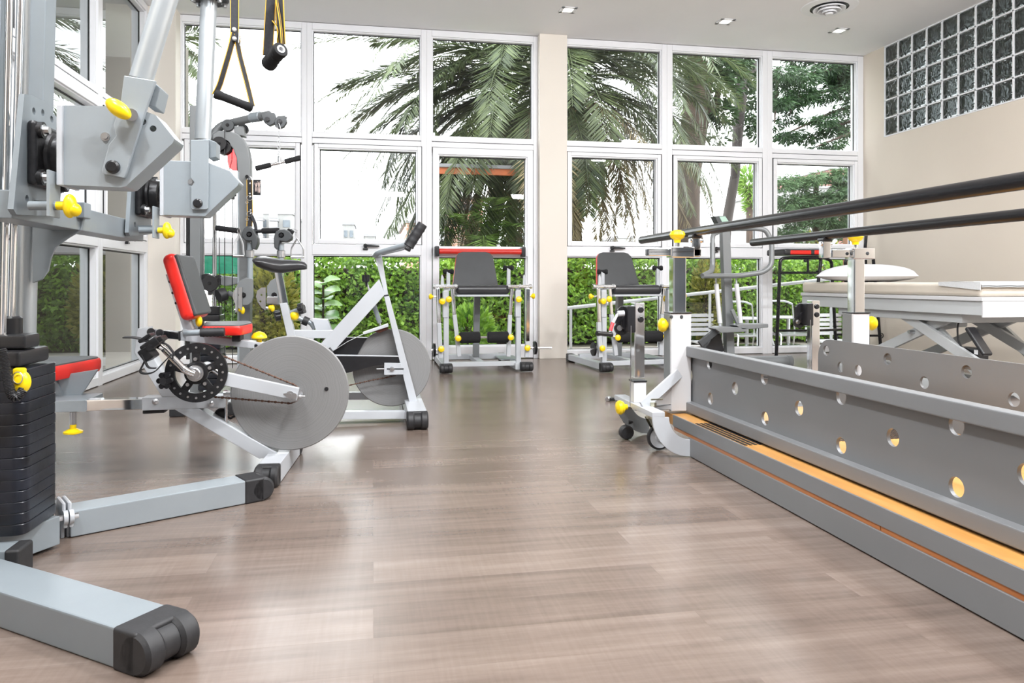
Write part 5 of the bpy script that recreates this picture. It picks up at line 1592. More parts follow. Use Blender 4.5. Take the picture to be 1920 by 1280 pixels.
# ================================================================== STEPPER
YS = 6.05
S1 = thing('stepper_machine', 'grey stepper with looped handlebars, small console and two white shock absorbers', 'exercise machine', (P(1365, 600, YS).x, YS, 0))
b2 = lambda n, m, mat: build(n, m, mat, S1)
pt = P(1358, 420, YS); pbm = P(1367, 656, YS); dd = (pbm - pt); pbm = pt + dd * ((pt.z - .06) / (pt.z - pbm.z))
b2('post', MB().beam(pt, pbm, .075, .07, (0, 1, 0), bev=.008), 'mid_grey')
b2('console', MB().pp([(1340, 405), (1360, 404), (1368, 416), (1347, 419)], YS - .05, .09), 'dark_grey')
b2('display', MB().pp([(1349, 406), (1360, 405.5), (1366, 414.5), (1354, 416)], YS - .054, .004, bev=0), 'lcd')
hb = [P(1345, 436, YS - .05), P(1336, 440, YS - .12), P(1336, 500, YS - .16), P(1334, 509, YS - .2), P(1317, 517, YS - .25), P(1350, 517, YS - .18), P(1386, 517, YS - .12), P(1432, 510, YS - .14), P(1447, 497, YS - .14), P(1447, 452, YS - .12), P(1436, 431, YS - .1), P(1420, 428, YS - .08), P(1375, 428, YS - .05), P(1360, 432, YS)]
b2('handlebar', MB().tube(hb[:5], .022, 14, rad=.05), 'mid_grey')
b2('handlebar', MB().tube(hb[4:], .022, 14, rad=.07), 'mid_grey')
for x0, x1 in ((1341, 1350), (1379, 1389)):
    b2('shock_absorber', MB().cyl(P(x0 + 2, 532, YS - .1), P(x1, 606, YS - .12), .019, seg=18, bev=.003), 'white_paint')
    b2('shock_rod', MB().cyl(P(x0 + 1, 518, YS - .1), P(x0 + 2, 534, YS - .1), .007), 'silver_white')
    b2('shock_eye', MB().cyl(P(x1, 605, YS - .12), P(x1, 614, YS - .12), .012), 'silver_white')
for px in ([(1340, 616), (1352, 612), (1400, 614), (1400, 622), (1352, 624)], [(1380, 610), (1392, 607), (1441, 607), (1441, 614), (1392, 618)]):
    b2('pedal', MB().pp(px, YS - .2, .14, bev=.006), 'mid_grey')
b2('pedal_arm', MB().beam(P(1345, 618, YS - .13), P(1312, 645, YS - .13), .05, .04, (0, 1, 0)), 'dark_grey')
b2('pedal_arm', MB().beam(P(1386, 612, YS - .1), P(1372, 580, YS - .1), .03, .03, (0, 1, 0)), 'mid_grey')
b2('gear_case', MB().pp([(1318, 660), (1338, 628), (1352, 622), (1360, 660)], YS - .05, .12, bev=.02), 'black_plastic')
e0, e1 = PZ(1300, 690, .07), PZ(1474, 675, .07)
ey = 6.35
e0 = V((P(1338, 680, ey).x, ey, .06)); e1 = V((P(1474, 680, ey).x, ey, .06))
b2('base_tube', MB().cyl(e0, e1, .055, seg=24), 'mid_grey')
for q, d in ((e0, -1), (e1, 1)): b2('tube_cap', MB().cyl(q, q + V((d * .05, 0, 0)), .06, seg=24, bev=.008), 'black_rubber' if d < 0 else 'mid_grey')
b2('base_spine', MB().beam((pbm.x, YS - .1, .055), (pbm.x + .02, ey, .06), .07, .06), 'mid_grey')
b2('rear_tube', MB().cyl((pbm.x - .25, YS - .35, .05), (pbm.x + .3, YS - .35, .05), .045, seg=24), 'mid_grey')
b2('base_spine', MB().beam((pbm.x, YS - .35, .055), (pbm.x, YS, .055), .07, .06), 'mid_grey')

# ================================================================== BLACK STANDING FRAME
YK = 6.95
K1 = thing('standing_frame', 'tall black tubular standing frame with red and black top pad beside the couch', 'therapy frame', (P(1550, 600, YK).x, YK + .2, 0))
b3 = lambda n, m, mat='black_metal': build(n, m, mat, K1)
def fl(p): return V((p.x, p.y, 0.0))
lt = [P(1462, 489, YK), P(1465, 484, YK), P(1471, 482.5, YK), P(1538, 482.5, YK)]
def toflo(p, q):
    d = (q - p); return p + d * (p.z / (p.z - q.z))
f1 = toflo(P(1462, 495, YK), P(1455.7, 660, YK))
b3('side_tube', MB().tube([f1, P(1463, 484, YK), P(1540, 482, YK), P(1534, 530, YK), toflo(P(1538, 490, YK), P(1530, 640, YK))], .017, 12, rad=.05))
b3('cross_tube', MB().cyl(P(1464, 511, YK), P(1535, 511, YK), .012))
b3('strut', MB().cyl(P(1515, 483, YK), P(1515, 511, YK), .011))
b3('lower_tube', MB().cyl(P(1459, 619.5, YK), P(1531, 619.5, YK), .012))
YK2 = YK + .35
b3('side_tube', MB().tube([toflo(P(1562, 520, YK2), P(1567, 640, YK2)), P(1559, 488, YK2), P(1545, 484, YK2), P(1538, 483, YK)], .017, 12, rad=.05))
b3('cross_tube', MB().cyl(P(1532, 509, YK), P(1570, 508, YK2), .012))
b3('side_tube', MB().tube([toflo(P(1586, 486, YK2), P(1588, 640, YK2)), P(1585, 484, YK2), P(1628, 474, YK2), P(1637, 480, YK2), toflo(P(1641, 500, YK2), P(1651, 645, YK2))], .017, 12, rad=.06))
b3('side_tube', MB().tube([toflo(P(1622, 500, YK2 + .1), P(1628, 645, YK2 + .1)), P(1622, 466, YK2 + .1), P(1624, 441, YK2 + .1)], .017, 12))
b3('lower_tube', MB().cyl(P(1536, 619, YK), P(1590, 617, YK2), .012))
b3('lower_tube', MB().cyl(P(1567, 627, YK2), P(1590, 627, YK2), .012))
b3('lower_tube', MB().cyl(P(1588, 629, YK2), P(1652, 629, YK2), .012))
pd_ = b3('top_pad', MB().span(P(1471, 478, YK - .02), P(1545, 469.5, YK + .34), .02, 3), 'black_vinyl')
for a_, b_ in ((1482, 1499), (1527, 1542)):
    build('pad_band', MB().span(P(a_, 477, YK - .024), P(b_, 470.5, YK + .2), .012, 3), 'red_vinyl', pd_)
for px, py, Y in ((1454, 619, YK), (1653, 629, YK2)):
    c = P(px, py, Y); b3('ring_bolt', MB().tube([c + V((.02 * math.cos(t), 0, .025 * math.sin(t))) for t in [k * .5236 for k in range(12)]], .005, 8, closed=True))
b3('strut_knob', MB().ell(P(1510, 489, YK - .01), (.02, .02, .014)), 'black_plastic')

# ================================================================== TREATMENT COUCH
CX0, CX1, CY0, CY1 = 3.90, 4.66, 4.24, 6.92
CY1 = 6.33
T1 = thing('treatment_couch', 'white scissor-lift treatment couch with beige mattress along the right wall', 'treatment table', ((CX0 + CX1) / 2, 5.3, 0))
b4 = lambda n, m, mat: build(n, m, mat, T1)
zf0, zf1, zb1, zm1 = .578, .672, .700, .795
b4('frame_rail', MB().span((CX0 + .015, CY0, zf0), (CX1 - .015, CY1, zf1), .004), 'couch_grey')
b4('end_panel', MB().span((CX0 + .01, CY0 - .012, zf0 - .012), (CX1 - .01, CY0, zf1), .003), 'white_paint')
b4('top_board', MB().span((CX0, CY0 - .015, zf1), (CX1, CY1, zb1), .004), 'white_paint')
mt = b4('mattress', MB().span((CX0 + .005, CY0 + .005, zb1), (CX1 - .005, CY1 - .01, zm1), .028, 5), 'beige_vinyl')
# scissor arms on both sides
for x in (CX0 + .09, CX1 - .12):
    A, Bq = PX(1672, 574, CX0 + .09), PX(1812, 668, CX0 + .09)
    C_, D_ = PX(1800, 582, CX0 + .09), PX(1655, 650, CX0 + .09)
    k = x
    for a, c in ((A, Bq), (C_, D_)):
        q_ = (c - a) / (c.z - a.z); c2_ = a + q_ * (.075 - a.z); a = a + q_ * (zf0 - .01 - a.z); a.x = k; c2_.x = k
        b4('scissor_arm', MB().beam(a, c2_, .03, .075, (0, 0, 1)), 'couch_grey')
        k += .032
    piv = PX(1710, 622, CX0 + .09)
    b4('pivot_pin', MB().cyl((x - .03, piv.y, piv.z), (x + .07, piv.y, piv.z), .014), 'steel')
    a = V((x + .05, 4.55, zf0 - .02)); c = V((x + .05, 5.35, .10))
    b4('lift_strut', MB().beam((x + .06, 4.95, zf0 - .01), (x + .06, 4.30, .09), .03, .07), 'couch_grey')
    b4('base_rail', MB().span((x - .03, CY0 + .1, .02), (x + .05, CY1 - .15, .085), .004), 'couch_grey')
b4('under_tray', MB().span((CX0 + .05, 4.45, zf0 - .06), (CX1 - .05, CY1 - .5, zf0), .004), 'couch_grey')
for y in (CY0 + .2, CY1 - .25): b4('base_bar', MB().span((CX0 + .04, y - .04, .02), (CX1 - .04, y + .04, .085), .004), 'couch_grey')
for x in (CX0 + .09, CX1 - .09):
    for y in (CY0 + .14, CY1 - .2): b4('foot', MB().cyl((x, y, 0), (x, y, .03), .03, bev=.004), 'black_rubber')
m0 = PX(1758, 612, CX0 + .3)
b4('lift_motor', MB().cyl(PX(1800, 600, CX0 + .35), PX(1740, 612, CX0 + .35), .05, bev=.006).box(PX(1792, 597, CX0 + .35), (.1, .12, .12), bev=.01), 'couch_grey')
h0, h1 = PX(1818, 614, CX0 + .02), PX(1852, 666, CX0 + .02)
hp_ = b4('hand_control', MB().beam(h0, h1, .028, .075, (1, 0, 0), bev=.012, seg=3), 'black_plastic')
b4('control_box', MB().box(PX(1822, 662, CX0 + .16), (.09, .2, .08), bev=.01), 'black_plastic')
b4('box_label', MB().box(PX(1830, 660, CX0 + .11), (.002, .03, .03), bev=0), 'label_white')
b4('cable', MB().tube([PX(1897, 578, CX0 + .45), PX(1888, 592, CX0 + .45), PX(1865, 603, CX0 + .40), PX(1835, 604, CX0 + .25), PX(1815, 594, CX0 + .14), PX(1800, 598, CX0 + .1), PX(1795, 612, CX0 + .1), PX(1796, 640, CX0 + .1), PX(1808, 657, CX0 + .1)], .006, 8, rad=.1), 'black_rubber')
b4('cable_stub', MB().cyl(PX(1812, 575, CX0 + .06), PX(1812, 590, CX0 + .06), .018), 'black_plastic')
# pillow
PL = thing('pillow', 'plump white pillow lying on the far end of the beige couch', 'pillow', (4.28, 5.90, zm1))
u = V((.78, -.62, 0)).normalized(); v = V((.62, .78, 0)).normalized()
n = 22
vs, fs = [], []
for side_ in (1, -1):
    for i in range(n + 1):
        for j in range(n + 1):
            a, c = i / n * 2 - 1, j / n * 2 - 1
            hgt = max(0, (1 - abs(a) ** 2.4) * (1 - abs(c) ** 2.4)) ** .55
            pin = 1 - .10 * (abs(a) ** 2) * (1 - abs(c)) - .0
            pin2 = 1 - .10 * (abs(c) ** 2) * (1 - abs(a))
            wr = noise.noise(V((a * 3, c * 3, side_))) * .006 * hgt
            p = V((4.28, 5.90, zm1 + .052)) + u * (a * .40 * pin2) + v * (c * .27 * pin)
            p.z += side_ * hgt * (.108 if side_ > 0 else .048) + wr
            vs.append(p)
for s_ in range(2):
    o = s_ * (n + 1) ** 2
    for i in range(n):
        for j in range(n):
            q = (o + i * (n + 1) + j, o + (i + 1) * (n + 1) + j, o + (i + 1) * (n + 1) + j + 1, o + i * (n + 1) + j + 1)
            fs.append(q if s_ == 0 else q[::-1])
pm = build('pillow_body', MB().add(vs, fs), 'pillow_white', PL)
# folded paper sheet on the near end
sh_ = thing('paper_sheet', 'thin white folded paper sheet over the near end of the couch', 'sheet', ((CX0 + CX1) / 2, CY0 + .25, zm1))
ys = [CY0 + .36, CY0 + .2, CY0 + .06, CY0 - .008, CY0 - .014, CY0 - .014]
zs = [zm1 + .002, zm1 + .003, zm1 + .002, zm1 - .006, zm1 - .02, zm1 - .03]
rows = []
for y, z in zip(ys, zs): rows.append([V((CX0 - .002 + (CX1 - CX0) * i / 14, y, z + .0015 * math.sin(i * 2.1))) for i in range(15)])
vs = [p for r_ in rows for p in r_]; fs = []
for i in range(len(rows) - 1):
    for j in range(14): fs.append((i * 15 + j, i * 15 + j + 1, (i + 1) * 15 + j + 1, (i + 1) * 15 + j))
top = MB().add(vs, fs); k = len(vs)
top.add([p + V((0, 0, .004)) for p in vs], [f[::-1] for f in fs])
build('sheet', top, 'white_webbing', sh_)
sk = [V((CX0 - .004, CY0 + .36, zm1 + .004)), V((CX0 - .004, CY0 - .01, zm1 + .004)), V((CX0 - .004, CY0 - .01, zm1 - .05)), V((CX0 - .004, CY0 + .36, zm1 - .022))]
build('sheet_side', MB().prism(sk, (-.003, 0, 0)), 'white_webbing', sh_)
# ================================================================== OUTSIDE
struct('ground', MB().span((-12, YB + .12, -.3), (40, 90, -.06), 0), 'soil')
struct('terrace', MB().span((XL + .1, YB + .06, -.3), (9, 9.3, -.045), 0), 'paving')
rg = random.Random(11)
def leaf(m, c, d, nrm, L, wd, fold=.15):
    """pointed leaf: base c, along d, facing nrm"""
    d = V(d).normalized(); s = d.cross(V(nrm)).normalized(); n_ = s.cross(d)
    o = len(m.v)
    m.v += [tuple(c), tuple(c + d * (L * .45) + s * (wd / 2) - n_ * (wd * fold)), tuple(c + d * L), tuple(c + d * (L * .45) - s * (wd / 2) - n_ * (wd * fold))]
    m.f += [(o, o + 1, o + 2), (o, o + 2, o + 3)]
def rdir(rg):
    z = rg.uniform(-1, 1); t = rg.uniform(0, 6.283); r = math.sqrt(1 - z * z)
    return V((r * math.cos(t), r * math.sin(t), z))
# hedge ---------------------------------------------------------------
hd = thing('hedge', 'long clipped leafy green hedge behind the windows', 'hedge', (2, 10, -.06))
m = MB()
HX0, HX1, HY = -1.95, 7.6, 9.75
for i in range(26000):
    x = rg.uniform(HX0, HX1)
    top = 1.12 + .06 * noise.noise(V((x * 1.7, 0, 0))) + .04 * noise.noise(V((x * 6, 3, 0)))
    if rg.random() < .82:
        z = rg.uniform(0, top); y = HY + .12 * noise.noise(V((x * 2.2, z * 2.2, 1))) + .06 * noise.noise(V((x * 7, z * 7, 4))) + rg.uniform(-.05, .12)
    else:
        z = top + rg.uniform(-.06, .06); y = rg.uniform(HY, HY + .7)
    d = rdir(rg); d.y -= .5; d.z -= .2
    nrm = V((rg.uniform(-.6, .6), -1, rg.uniform(-.1, 1.1)))
    leaf(m, V((x, y, z)), d, nrm, rg.uniform(.05, .095), rg.uniform(.03, .05))
build('leaves', m, 'hedge_leaf', hd, smooth=False)
build('stems', MB().span((HX0, HY + .22, -.06), (HX1, HY + .75, .98), .05), 'bark', hd)
def shrub(name, label, cat, px0, px1, py0, Y, mat, n, L, wd, rgn, depth=.22):
    a, b_ = P(px0, py0, Y), P(px1, py0, Y)
    c = V(((a.x + b_.x) / 2, Y, (a.z) / 2)); rx = (b_.x - a.x) / 2; rz = a.z / 2 + .06
    t = thing(name, label, cat, (c.x, Y, -.06))
    m = MB(); st_ = MB()
    for i in range(n):
        d = rdir(rgn); k = rgn.uniform(.45, 1)
        p = V((c.x + d.x * rx * k, Y + d.y * depth * k, c.z + d.z * rz * k))
        q = V((d.x + rgn.uniform(-.5, .5), d.y - .2 + rgn.uniform(-.5, .5), d.z + rgn.uniform(-.2, .8)))
        leaf(m, p, q, V((rgn.uniform(-.5, .5), -1, rgn.uniform(.2, 1))), L * rgn.uniform(.7, 1.2), wd * rgn.uniform(.7, 1.2))
    for i in range(9):
        d = rdir(rgn)
        st_.tube([V((c.x + d.x * .05, Y, -.06)), V((c.x + d.x * rx * .4, Y + d.y * depth * .3, c.z)), V((c.x + d.x * rx * .8, Y + d.y * depth * .7, c.z + abs(d.z) * rz * .7))], .008, 6)
    build('leaves', m, mat, t, smooth=False); build('stems', st_, 'bark', t)
    return t
shrub('shrub', 'yellow-green variegated shrub outside the leftmost window, behind the multi gym', 'shrub', 452, 560, 486, 9.25, 'shrub_leaf', 1500, .085, .05, rg)
shrub('shrub', 'loose yellowish shrub outside the window left of the black standing frame', 'shrub', 1300, 1350, 488, 9.5, 'shrub_leaf', 1700, .075, .042, rg)
shrub('shrub', 'reddish green shrub outside behind the black standing frame', 'shrub', 1468, 1590, 440, 11.1, 'shrub_leaf', 1500, .09, .05, rg)
shrub('shrub', 'low leafy plant just outside the lower door pane', 'shrub', 835, 925, 585, 8.5, 'hedge_leaf', 700, .10, .05, rg, .25)
# fiddle-leaf fig ------------------------------------------------------
fg = thing('fig_plant', 'broad-leaved fig plant outside the window between saddle and bike handlebar', 'plant', P(605, 600, 8.6))
fg.location.z = -.06; ORG[fg] = V(fg.location)
m = MB(); c0 = P(606, 575, 8.6)
for i in range(17):
    t = i * 2.4; h = (i / 17 - .45) * .55
    d = V((math.cos(t), math.sin(t) * .7 - .25, .35 + .03 * i / 2))
    base = V((c0.x, 8.6, c0.z + h)); L = .24; wd = .15
    d.normalize(); s = d.cross(V((0, -.5, 1))).normalized(); n_ = s.cross(d)
    prof = [(0, .0), (.15, .28), (.35, .36), (.6, .48), (.8, .42), (.93, .22), (1, 0)]
    o = len(m.v)
    for u_, w_ in prof:
        cc_ = base + d * (L * u_) - V((0, 0, .10 * u_ * u_))
        m.v += [tuple(cc_ + s * (wd * w_) + n_ * .02 * w_), tuple(cc_), tuple(cc_ - s * (wd * w_) + n_ * .02 * w_)]
    for k in range(6):
        for q in (0, 1): m.f.append((o + k * 3 + q, o + k * 3 + q + 1, o + k * 3 + 4 + q, o + k * 3 + 3 + q))
build('leaves', m, 'fig_leaf', fg)
build('stem', MB().tube([V((c0.x, 8.6, -.06)), V((c0.x, 8.6, c0.z + .3))], .012, 8), 'bark', fg)
# palm -----------------------------------------------------------------
def frond(m, base, az, e0, droop, L, lw, n=46, ll=.62, rk=.014, sag=.25, rg=rg, path=None):
    pts = []; p = V(base or (0, 0, 0)); N = 22
    if path:
        q = path; pts = []
        for i in range(N + 1):          # smooth curve through the given points
            f_ = i / N * (len(q) - 1); k = min(int(f_), len(q) - 2); t = f_ - k
            p0_, p1_, p2_, p3_ = q[max(k - 1, 0)], q[k], q[k + 1], q[min(k + 2, len(q) - 1)]
            pts.append(.5 * (2 * p1_ + (p2_ - p0_) * t + (2 * p0_ - 5 * p1_ + 4 * p2_ - p3_) * t * t + (3 * p1_ - p0_ - 3 * p2_ + p3_) * t ** 3))
        h_ = pts[-1] - pts[0]; az = math.atan2(h_.y, h_.x)
    for i in range(N + 1):
        if path: break
        s = i / N
        e = e0 - droop * s ** 1.25
        d = V((math.cos(az) * math.cos(e), math.sin(az) * math.cos(e), math.sin(e)))
        pts.append(p.copy()); p = p + d * (L / N)
    m.tube(pts, [rk * (1 - .8 * i / N) for i in range(N + 1)], 5)
    side_ = V((-math.sin(az), math.cos(az), 0))
    for i in range(n):
        s = .14 + .86 * (i + rg.uniform(-.3, .3)) / n
        s = min(max(s, .1), .995)
        f = s * N; k = min(int(f), N - 1)
        c = pts[k].lerp(pts[k + 1], f - k); t = (pts[k + 1] - pts[k]).normalized()
        up = side_.cross(t)
        if up.z < 0 and abs(t.z) < .8: up = -up
        ln = ll * (math.sin(math.pi * min(1, (s * .86 + .1))) ** .6) * rg.uniform(.85, 1.1)
        for q in (-1, 1):
            d = (t * .75 + side_ * q * 1.0 + up * rg.uniform(.05, .35)).normalized()
            d = (d - V((0, 0, sag * rg.uniform(.4, 1.2)))).normalized()
            leaf(m, c, d, up + side_ * q * .2, ln, lw, .10)
pal = thing('palm_tree', 'big feathery palm tree with hanging dry fronds outside the middle windows', 'palm tree', (2.9, 11.6, -.06))
PC = V((2.72, 11.6, 3.95))
tr = MB().tube([V((3.12, 11.6, -.06)), V((3.08, 11.6, 1.2)), V((2.95, 11.6, 2.6)), V((2.78, 11.6, 4.0))], [.30, .24, .25, .30], 18)
build('trunk', tr, 'palm_bark', pal)
rp_ = random.Random(5)
m = MB()
for i in range(58):
    az = i * 2.39996 + rp_.uniform(-.15, .15)
    k = i / 57
    e0 = R(78 - 92 * k)
    droop = R(62 + 40 * (1 - abs(k - .5)) + rp_.uniform(-12, 12))
    frond(m, PC + V((math.cos(az) * .16, math.sin(az) * .16, .25 - .45 * k)), az, e0, droop, rp_.uniform(2.9, 3.5), .026, 80, .54, .016, .22, rp_)
# long arching fronds spreading over the left and right panes
for az, e0, dr, L in ((185, 24, 48, 4.0), (192, 12, 50, 3.9), (178, 2, 44, 3.7), (188, -8, 40, 3.6), (200, 34, 62, 3.9), (172, -16, 42, 3.4), (-4, 20, 66, 3.5), (-12, 2, 58, 3.4), (6, 36, 78, 3.6), (0, -12, 40, 3.1), (-35, 18, 80, 3.3), (-60, 14, 86, 3.2), (-95, 16, 92, 3.0), (-120, 12, 88, 3.2), (-145, 10, 80, 3.4), (-160, 4, 74, 3.5), (-170, 8, 92, 3.9), (176, 0, 88, 3.6), (194, -10, 80, 3.7), (-165, -14, 70, 3.6), (-150, -20, 62, 3.3), (-130, -10, 76, 3.2), (-110, -16, 70, 3.0), (-80, -6, 80, 3.1), (-50, -12, 74, 3.1), (-25, -6, 84, 3.2), (12, 10, 84, 3.4), (-140, 34, 100, 3.8), (-100, 40, 105, 3.6), (-60, 36, 100, 3.6), (-20, 30, 88, 3.6), (160, 30, 70, 3.8), (-175, 44, 84, 4.0)):
    frond(m, PC + V((0, 0, rp_.uniform(-.15, .25))), R(az), R(e0), R(dr), L, .026, 84, .56, .018, .2, rp_)
for pth in ([(995, 120, 11.5), (850, 88, 11.2), (730, 128, 11), (632, 160, 10.9)], [(995, 130, 11.5), (860, 122, 11.4), (760, 165, 11.3), (668, 218, 11.3)],
            [(990, 140, 11.5), (870, 150, 11.1), (770, 190, 10.9), (695, 247, 10.8)], [(985, 90, 11.6), (880, 58, 11.8), (790, 60, 12), (700, 80, 12)],
            [(990, 150, 11.5), (880, 190, 11.3), (800, 232, 11.2), (742, 268, 11.2)], [(985, 150, 11.5), (860, 205, 11.4), (765, 295, 11.3), (703, 415, 11.3)],
            [(985, 160, 11.5), (880, 230, 11), (795, 320, 10.8), (724, 438, 10.8)], [(985, 165, 11.5), (890, 255, 11.2), (805, 350, 11), (762, 450, 11)],
            [(985, 165, 11.5), (900, 250, 10.9), (830, 330, 10.6), (800, 440, 10.6)], [(1000, 120, 11.5), (900, 130, 11), (800, 180, 10.7), (735, 245, 10.6)],
            [(1010, 130, 11.5), (1140, 118, 11.2), (1220, 190, 11), (1250, 320, 11)], [(1010, 120, 11.5), (1180, 112, 11.3), (1290, 170, 11.1), (1352, 268, 11)],
            [(1010, 150, 11.5), (1080, 180, 11), (1115, 260, 10.6), (1125, 360, 10.5)], [(1000, 150, 11.5), (970, 190, 10.8), (930, 250, 10.4), (908, 340, 10.2)],
            [(1000, 150, 11.5), (1005, 200, 10.7), (990, 270, 10.3), (980, 350, 10.1)], [(1010, 100, 11.5), (1120, 70, 11.7), (1230, 110, 11.9), (1320, 200, 12)],
            [(1010, 110, 11.5), (1100, 95, 11), (1180, 140, 10.7), (1230, 240, 10.6)], [(1000, 140, 11.5), (930, 170, 11), (870, 225, 10.6), (838, 300, 10.5)],
            [(1000, 130, 11.5), (1050, 170, 10.8), (1075, 240, 10.4), (1080, 330, 10.3)], [(1000, 110, 11.5), (930, 90, 11), (860, 120, 10.7), (800, 190, 10.6)],
            [(985, 150, 11.6), (850, 225, 11.6), (760, 330, 11.5), (738, 455, 11.5)], [(985, 190, 11.3), (890, 280, 10.9), (845, 370, 10.8), (832, 465, 10.7)], [(990, 190, 11.2), (930, 290, 10.7), (905, 380, 10.6), (890, 470, 10.5)], [(1000, 190, 11.2), (965, 290, 10.7), (945, 380, 10.5), (932, 468, 10.5)], [(1000, 190, 11.3), (990, 300, 10.9), (980, 390, 10.8), (984, 475, 10.8)], [(985, 200, 11.5), (900, 300, 11.5), (865, 390, 11.5), (858, 480, 11.5)], [(995, 200, 11.6), (950, 310, 11.6), (920, 400, 11.6), (915, 490, 11.6)], [(1000, 200, 11.7), (985, 300, 11.8), (960, 390, 11.8), (955, 490, 11.8)], [(985, 140, 11.4), (850, 170, 11.1), (755, 240, 10.9), (718, 345, 10.9)], [(990, 130, 11.6), (840, 135, 11.7), (715, 190, 11.8), (648, 255, 11.8)], [(1015, 140, 11.6), (1130, 170, 11.9), (1230, 250, 12.1), (1300, 400, 12.2)], [(1015, 140, 11.6), (1110, 170, 11.3), (1180, 250, 11.2), (1195, 400, 11.1)]):
    left_ = pth[-1][0] < 820
    frond(m, None, 0, 0, 0, 0, .036 if left_ else .028, 130 if left_ else 100, .62 if left_ else .56, .022, .28, rp_, [P(*q) for q in pth])
build('green_fronds', m, 'palm_leaf', pal, smooth=False)
m = MB()
for i in range(34):
    az = i * 2.39996 + rp_.uniform(-.3, .3)
    e0 = R(rp_.uniform(-12, -45))
    frond(m, PC + V((math.cos(az) * .22, math.sin(az) * .22, rp_.uniform(-.55, -.1))), az, e0, R(rp_.uniform(45, 70)), rp_.uniform(2.2, 3.0), .021, 64, .44, .014, .7, rp_)
for pth in ([(1070, 210, 11.3), (1082, 290, 11.1), (1078, 440, 11.1)], [(1080, 210, 11.3), (1120, 300, 11), (1122, 446, 10.9)], [(1090, 205, 11.4), (1160, 300, 11.2), (1150, 425, 11.1)],
            [(1100, 200, 11.4), (1195, 300, 11.2), (1216, 455, 11.1)], [(1060, 200, 11.2), (1100, 270, 10.9), (1095, 400, 10.8)], [(960, 210, 11.3), (880, 300, 11), (848, 440, 10.9)],
            [(970, 210, 11.2), (900, 310, 10.8), (868, 455, 10.7)], [(980, 210, 11.2), (945, 320, 10.8), (968, 450, 10.7)], [(990, 210, 11.3), (975, 320, 11), (985, 455, 10.9)],
            [(955, 200, 11.4), (840, 290, 11.3), (815, 420, 11.2)], [(1110, 190, 11.6), (1225, 300, 11.6), (1300, 440, 11.6)], [(1110, 190, 11.6), (1230, 270, 11.5), (1315, 330, 11.5), (1335, 400, 11.5)]):
    frond(m, None, 0, 0, 0, 0, .022, 70, .44, .014, .55, rp_, [P(*q) for q in pth])
build('dry_fronds', m, 'palm_dry', pal, smooth=False)
m = MB()
for i in range(70):
    az = rp_.uniform(0, 6.28); z = rp_.uniform(2.4, 4.0)
    leaf(m, V((2.85 + .25 * math.cos(az), 11.6 + .25 * math.sin(az), z)), V((math.cos(az), math.sin(az), -.9)), V((math.cos(az), math.sin(az), .6)), .4, .12)
build('leaf_stubs', m, 'palm_dry', pal, smooth=False)
# second palm at the far left: only its frond tips reach the leftmost pane
p2t = thing('palm_tree', 'palm at the far left, frond tips entering the leftmost window behind the silver arm', 'palm tree', (-3.3, 11.2, -.06))
m = MB(); c2p = P(250, 105, 11.2)
for pth in ([(255, 100, 11.2), (320, 70, 11), (372, 62, 10.9), (402, 80, 10.8)], [(255, 105, 11.2), (310, 90, 11), (352, 100, 10.8), (378, 140, 10.7)],
            [(255, 110, 11.2), (310, 140, 11), (350, 185, 10.8), (368, 240, 10.7)], [(255, 90, 11.2), (310, 20, 11), (370, 5, 10.8), (410, 30, 10.8)],
            [(250, 110, 11.2), (290, 170, 11), (320, 250, 10.8), (330, 320, 10.7)], [(245, 100, 11.2), (190, 110, 11), (140, 160, 11), (110, 240, 11)],
            [(245, 100, 11.2), (200, 50, 11.6), (150, 50, 12), (100, 90, 12)], [(250, 90, 11.2), (240, 20, 11.8), (260, -20, 12.4), (300, 10, 13)],
            [(245, 110, 11.2), (220, 180, 10.8), (200, 250, 10.6), (190, 330, 10.6)], [(250, 105, 11.2), (280, 60, 11.8), (330, 60, 12.4), (380, 110, 12.8)]):
    frond(m, None, 0, 0, 0, 0, .028, 70, .5, .016, .25, rp_, [P(*q) for q in pth])
build('fronds', m, 'palm_leaf', p2t, smooth=False)
build('trunk', MB().tube([V((c2p.x, 11.2, -.06)), V((c2p.x, 11.2, c2p.z))], [.25, .2], 14), 'palm_bark', p2t)
# young palm behind the door
yp = thing('young_palm', 'small bright green palm seen through the upper pane of the door', 'palm tree', (P(905, 500, 10.9).x, 10.9, -.06))
m = MB(); yc = P(905, 455, 10.9)
for i in range(24):
    az = i * 2.39996
    frond(m, yc + V((0, 0, -.1)), az, R(72 - 70 * i / 24), R(75), 1.25, .024, 34, .34, .008, .25, rp_)
build('fronds', m, 'palm_young', yp, smooth=False)
build('trunk', MB().tube([V((yc.x, 10.9, -.06)), V((yc.x, 10.9, yc.z))], .07, 10), 'palm_bark', yp)
# trees ----------------------------------------------------------------
def clump(m, c, r, n, L, wd, rgn, flat=.6, droop=.35):
    for i in range(n):
        d = rdir(rgn); k = rgn.uniform(.25, 1.0) ** .6
        p = V(c) + V((d.x * r * k, d.y * r * k, d.z * r * flat * k))
        q = V((d.x + rgn.uniform(-.6, .6), d.y + rgn.uniform(-.6, .6), d.z * .4 - droop + rgn.uniform(-.3, .3)))
        leaf(m, p, q, rdir(rgn), L * rgn.uniform(.6, 1.3), wd * rgn.uniform(.7, 1.3))
rt = random.Random(21)
YT = 13.2
bt = thing('big_tree', 'thick brown tree trunk with dark foliage outside the right window bay, behind the palm', 'tree', (P(1300, 600, YT).x, YT, -.06))
b0 = P(1322, 640, YT); b0.z = -.06
build('trunk', MB().tube([b0, P(1308, 540, YT), P(1287, 420, YT), P(1288, 330, YT), P(1303, 230, YT), P(1313, 120, YT), P(1316, -40, YT)], [.40, .29, .25, .25, .25, .26, .24], 20), 'bark', bt)
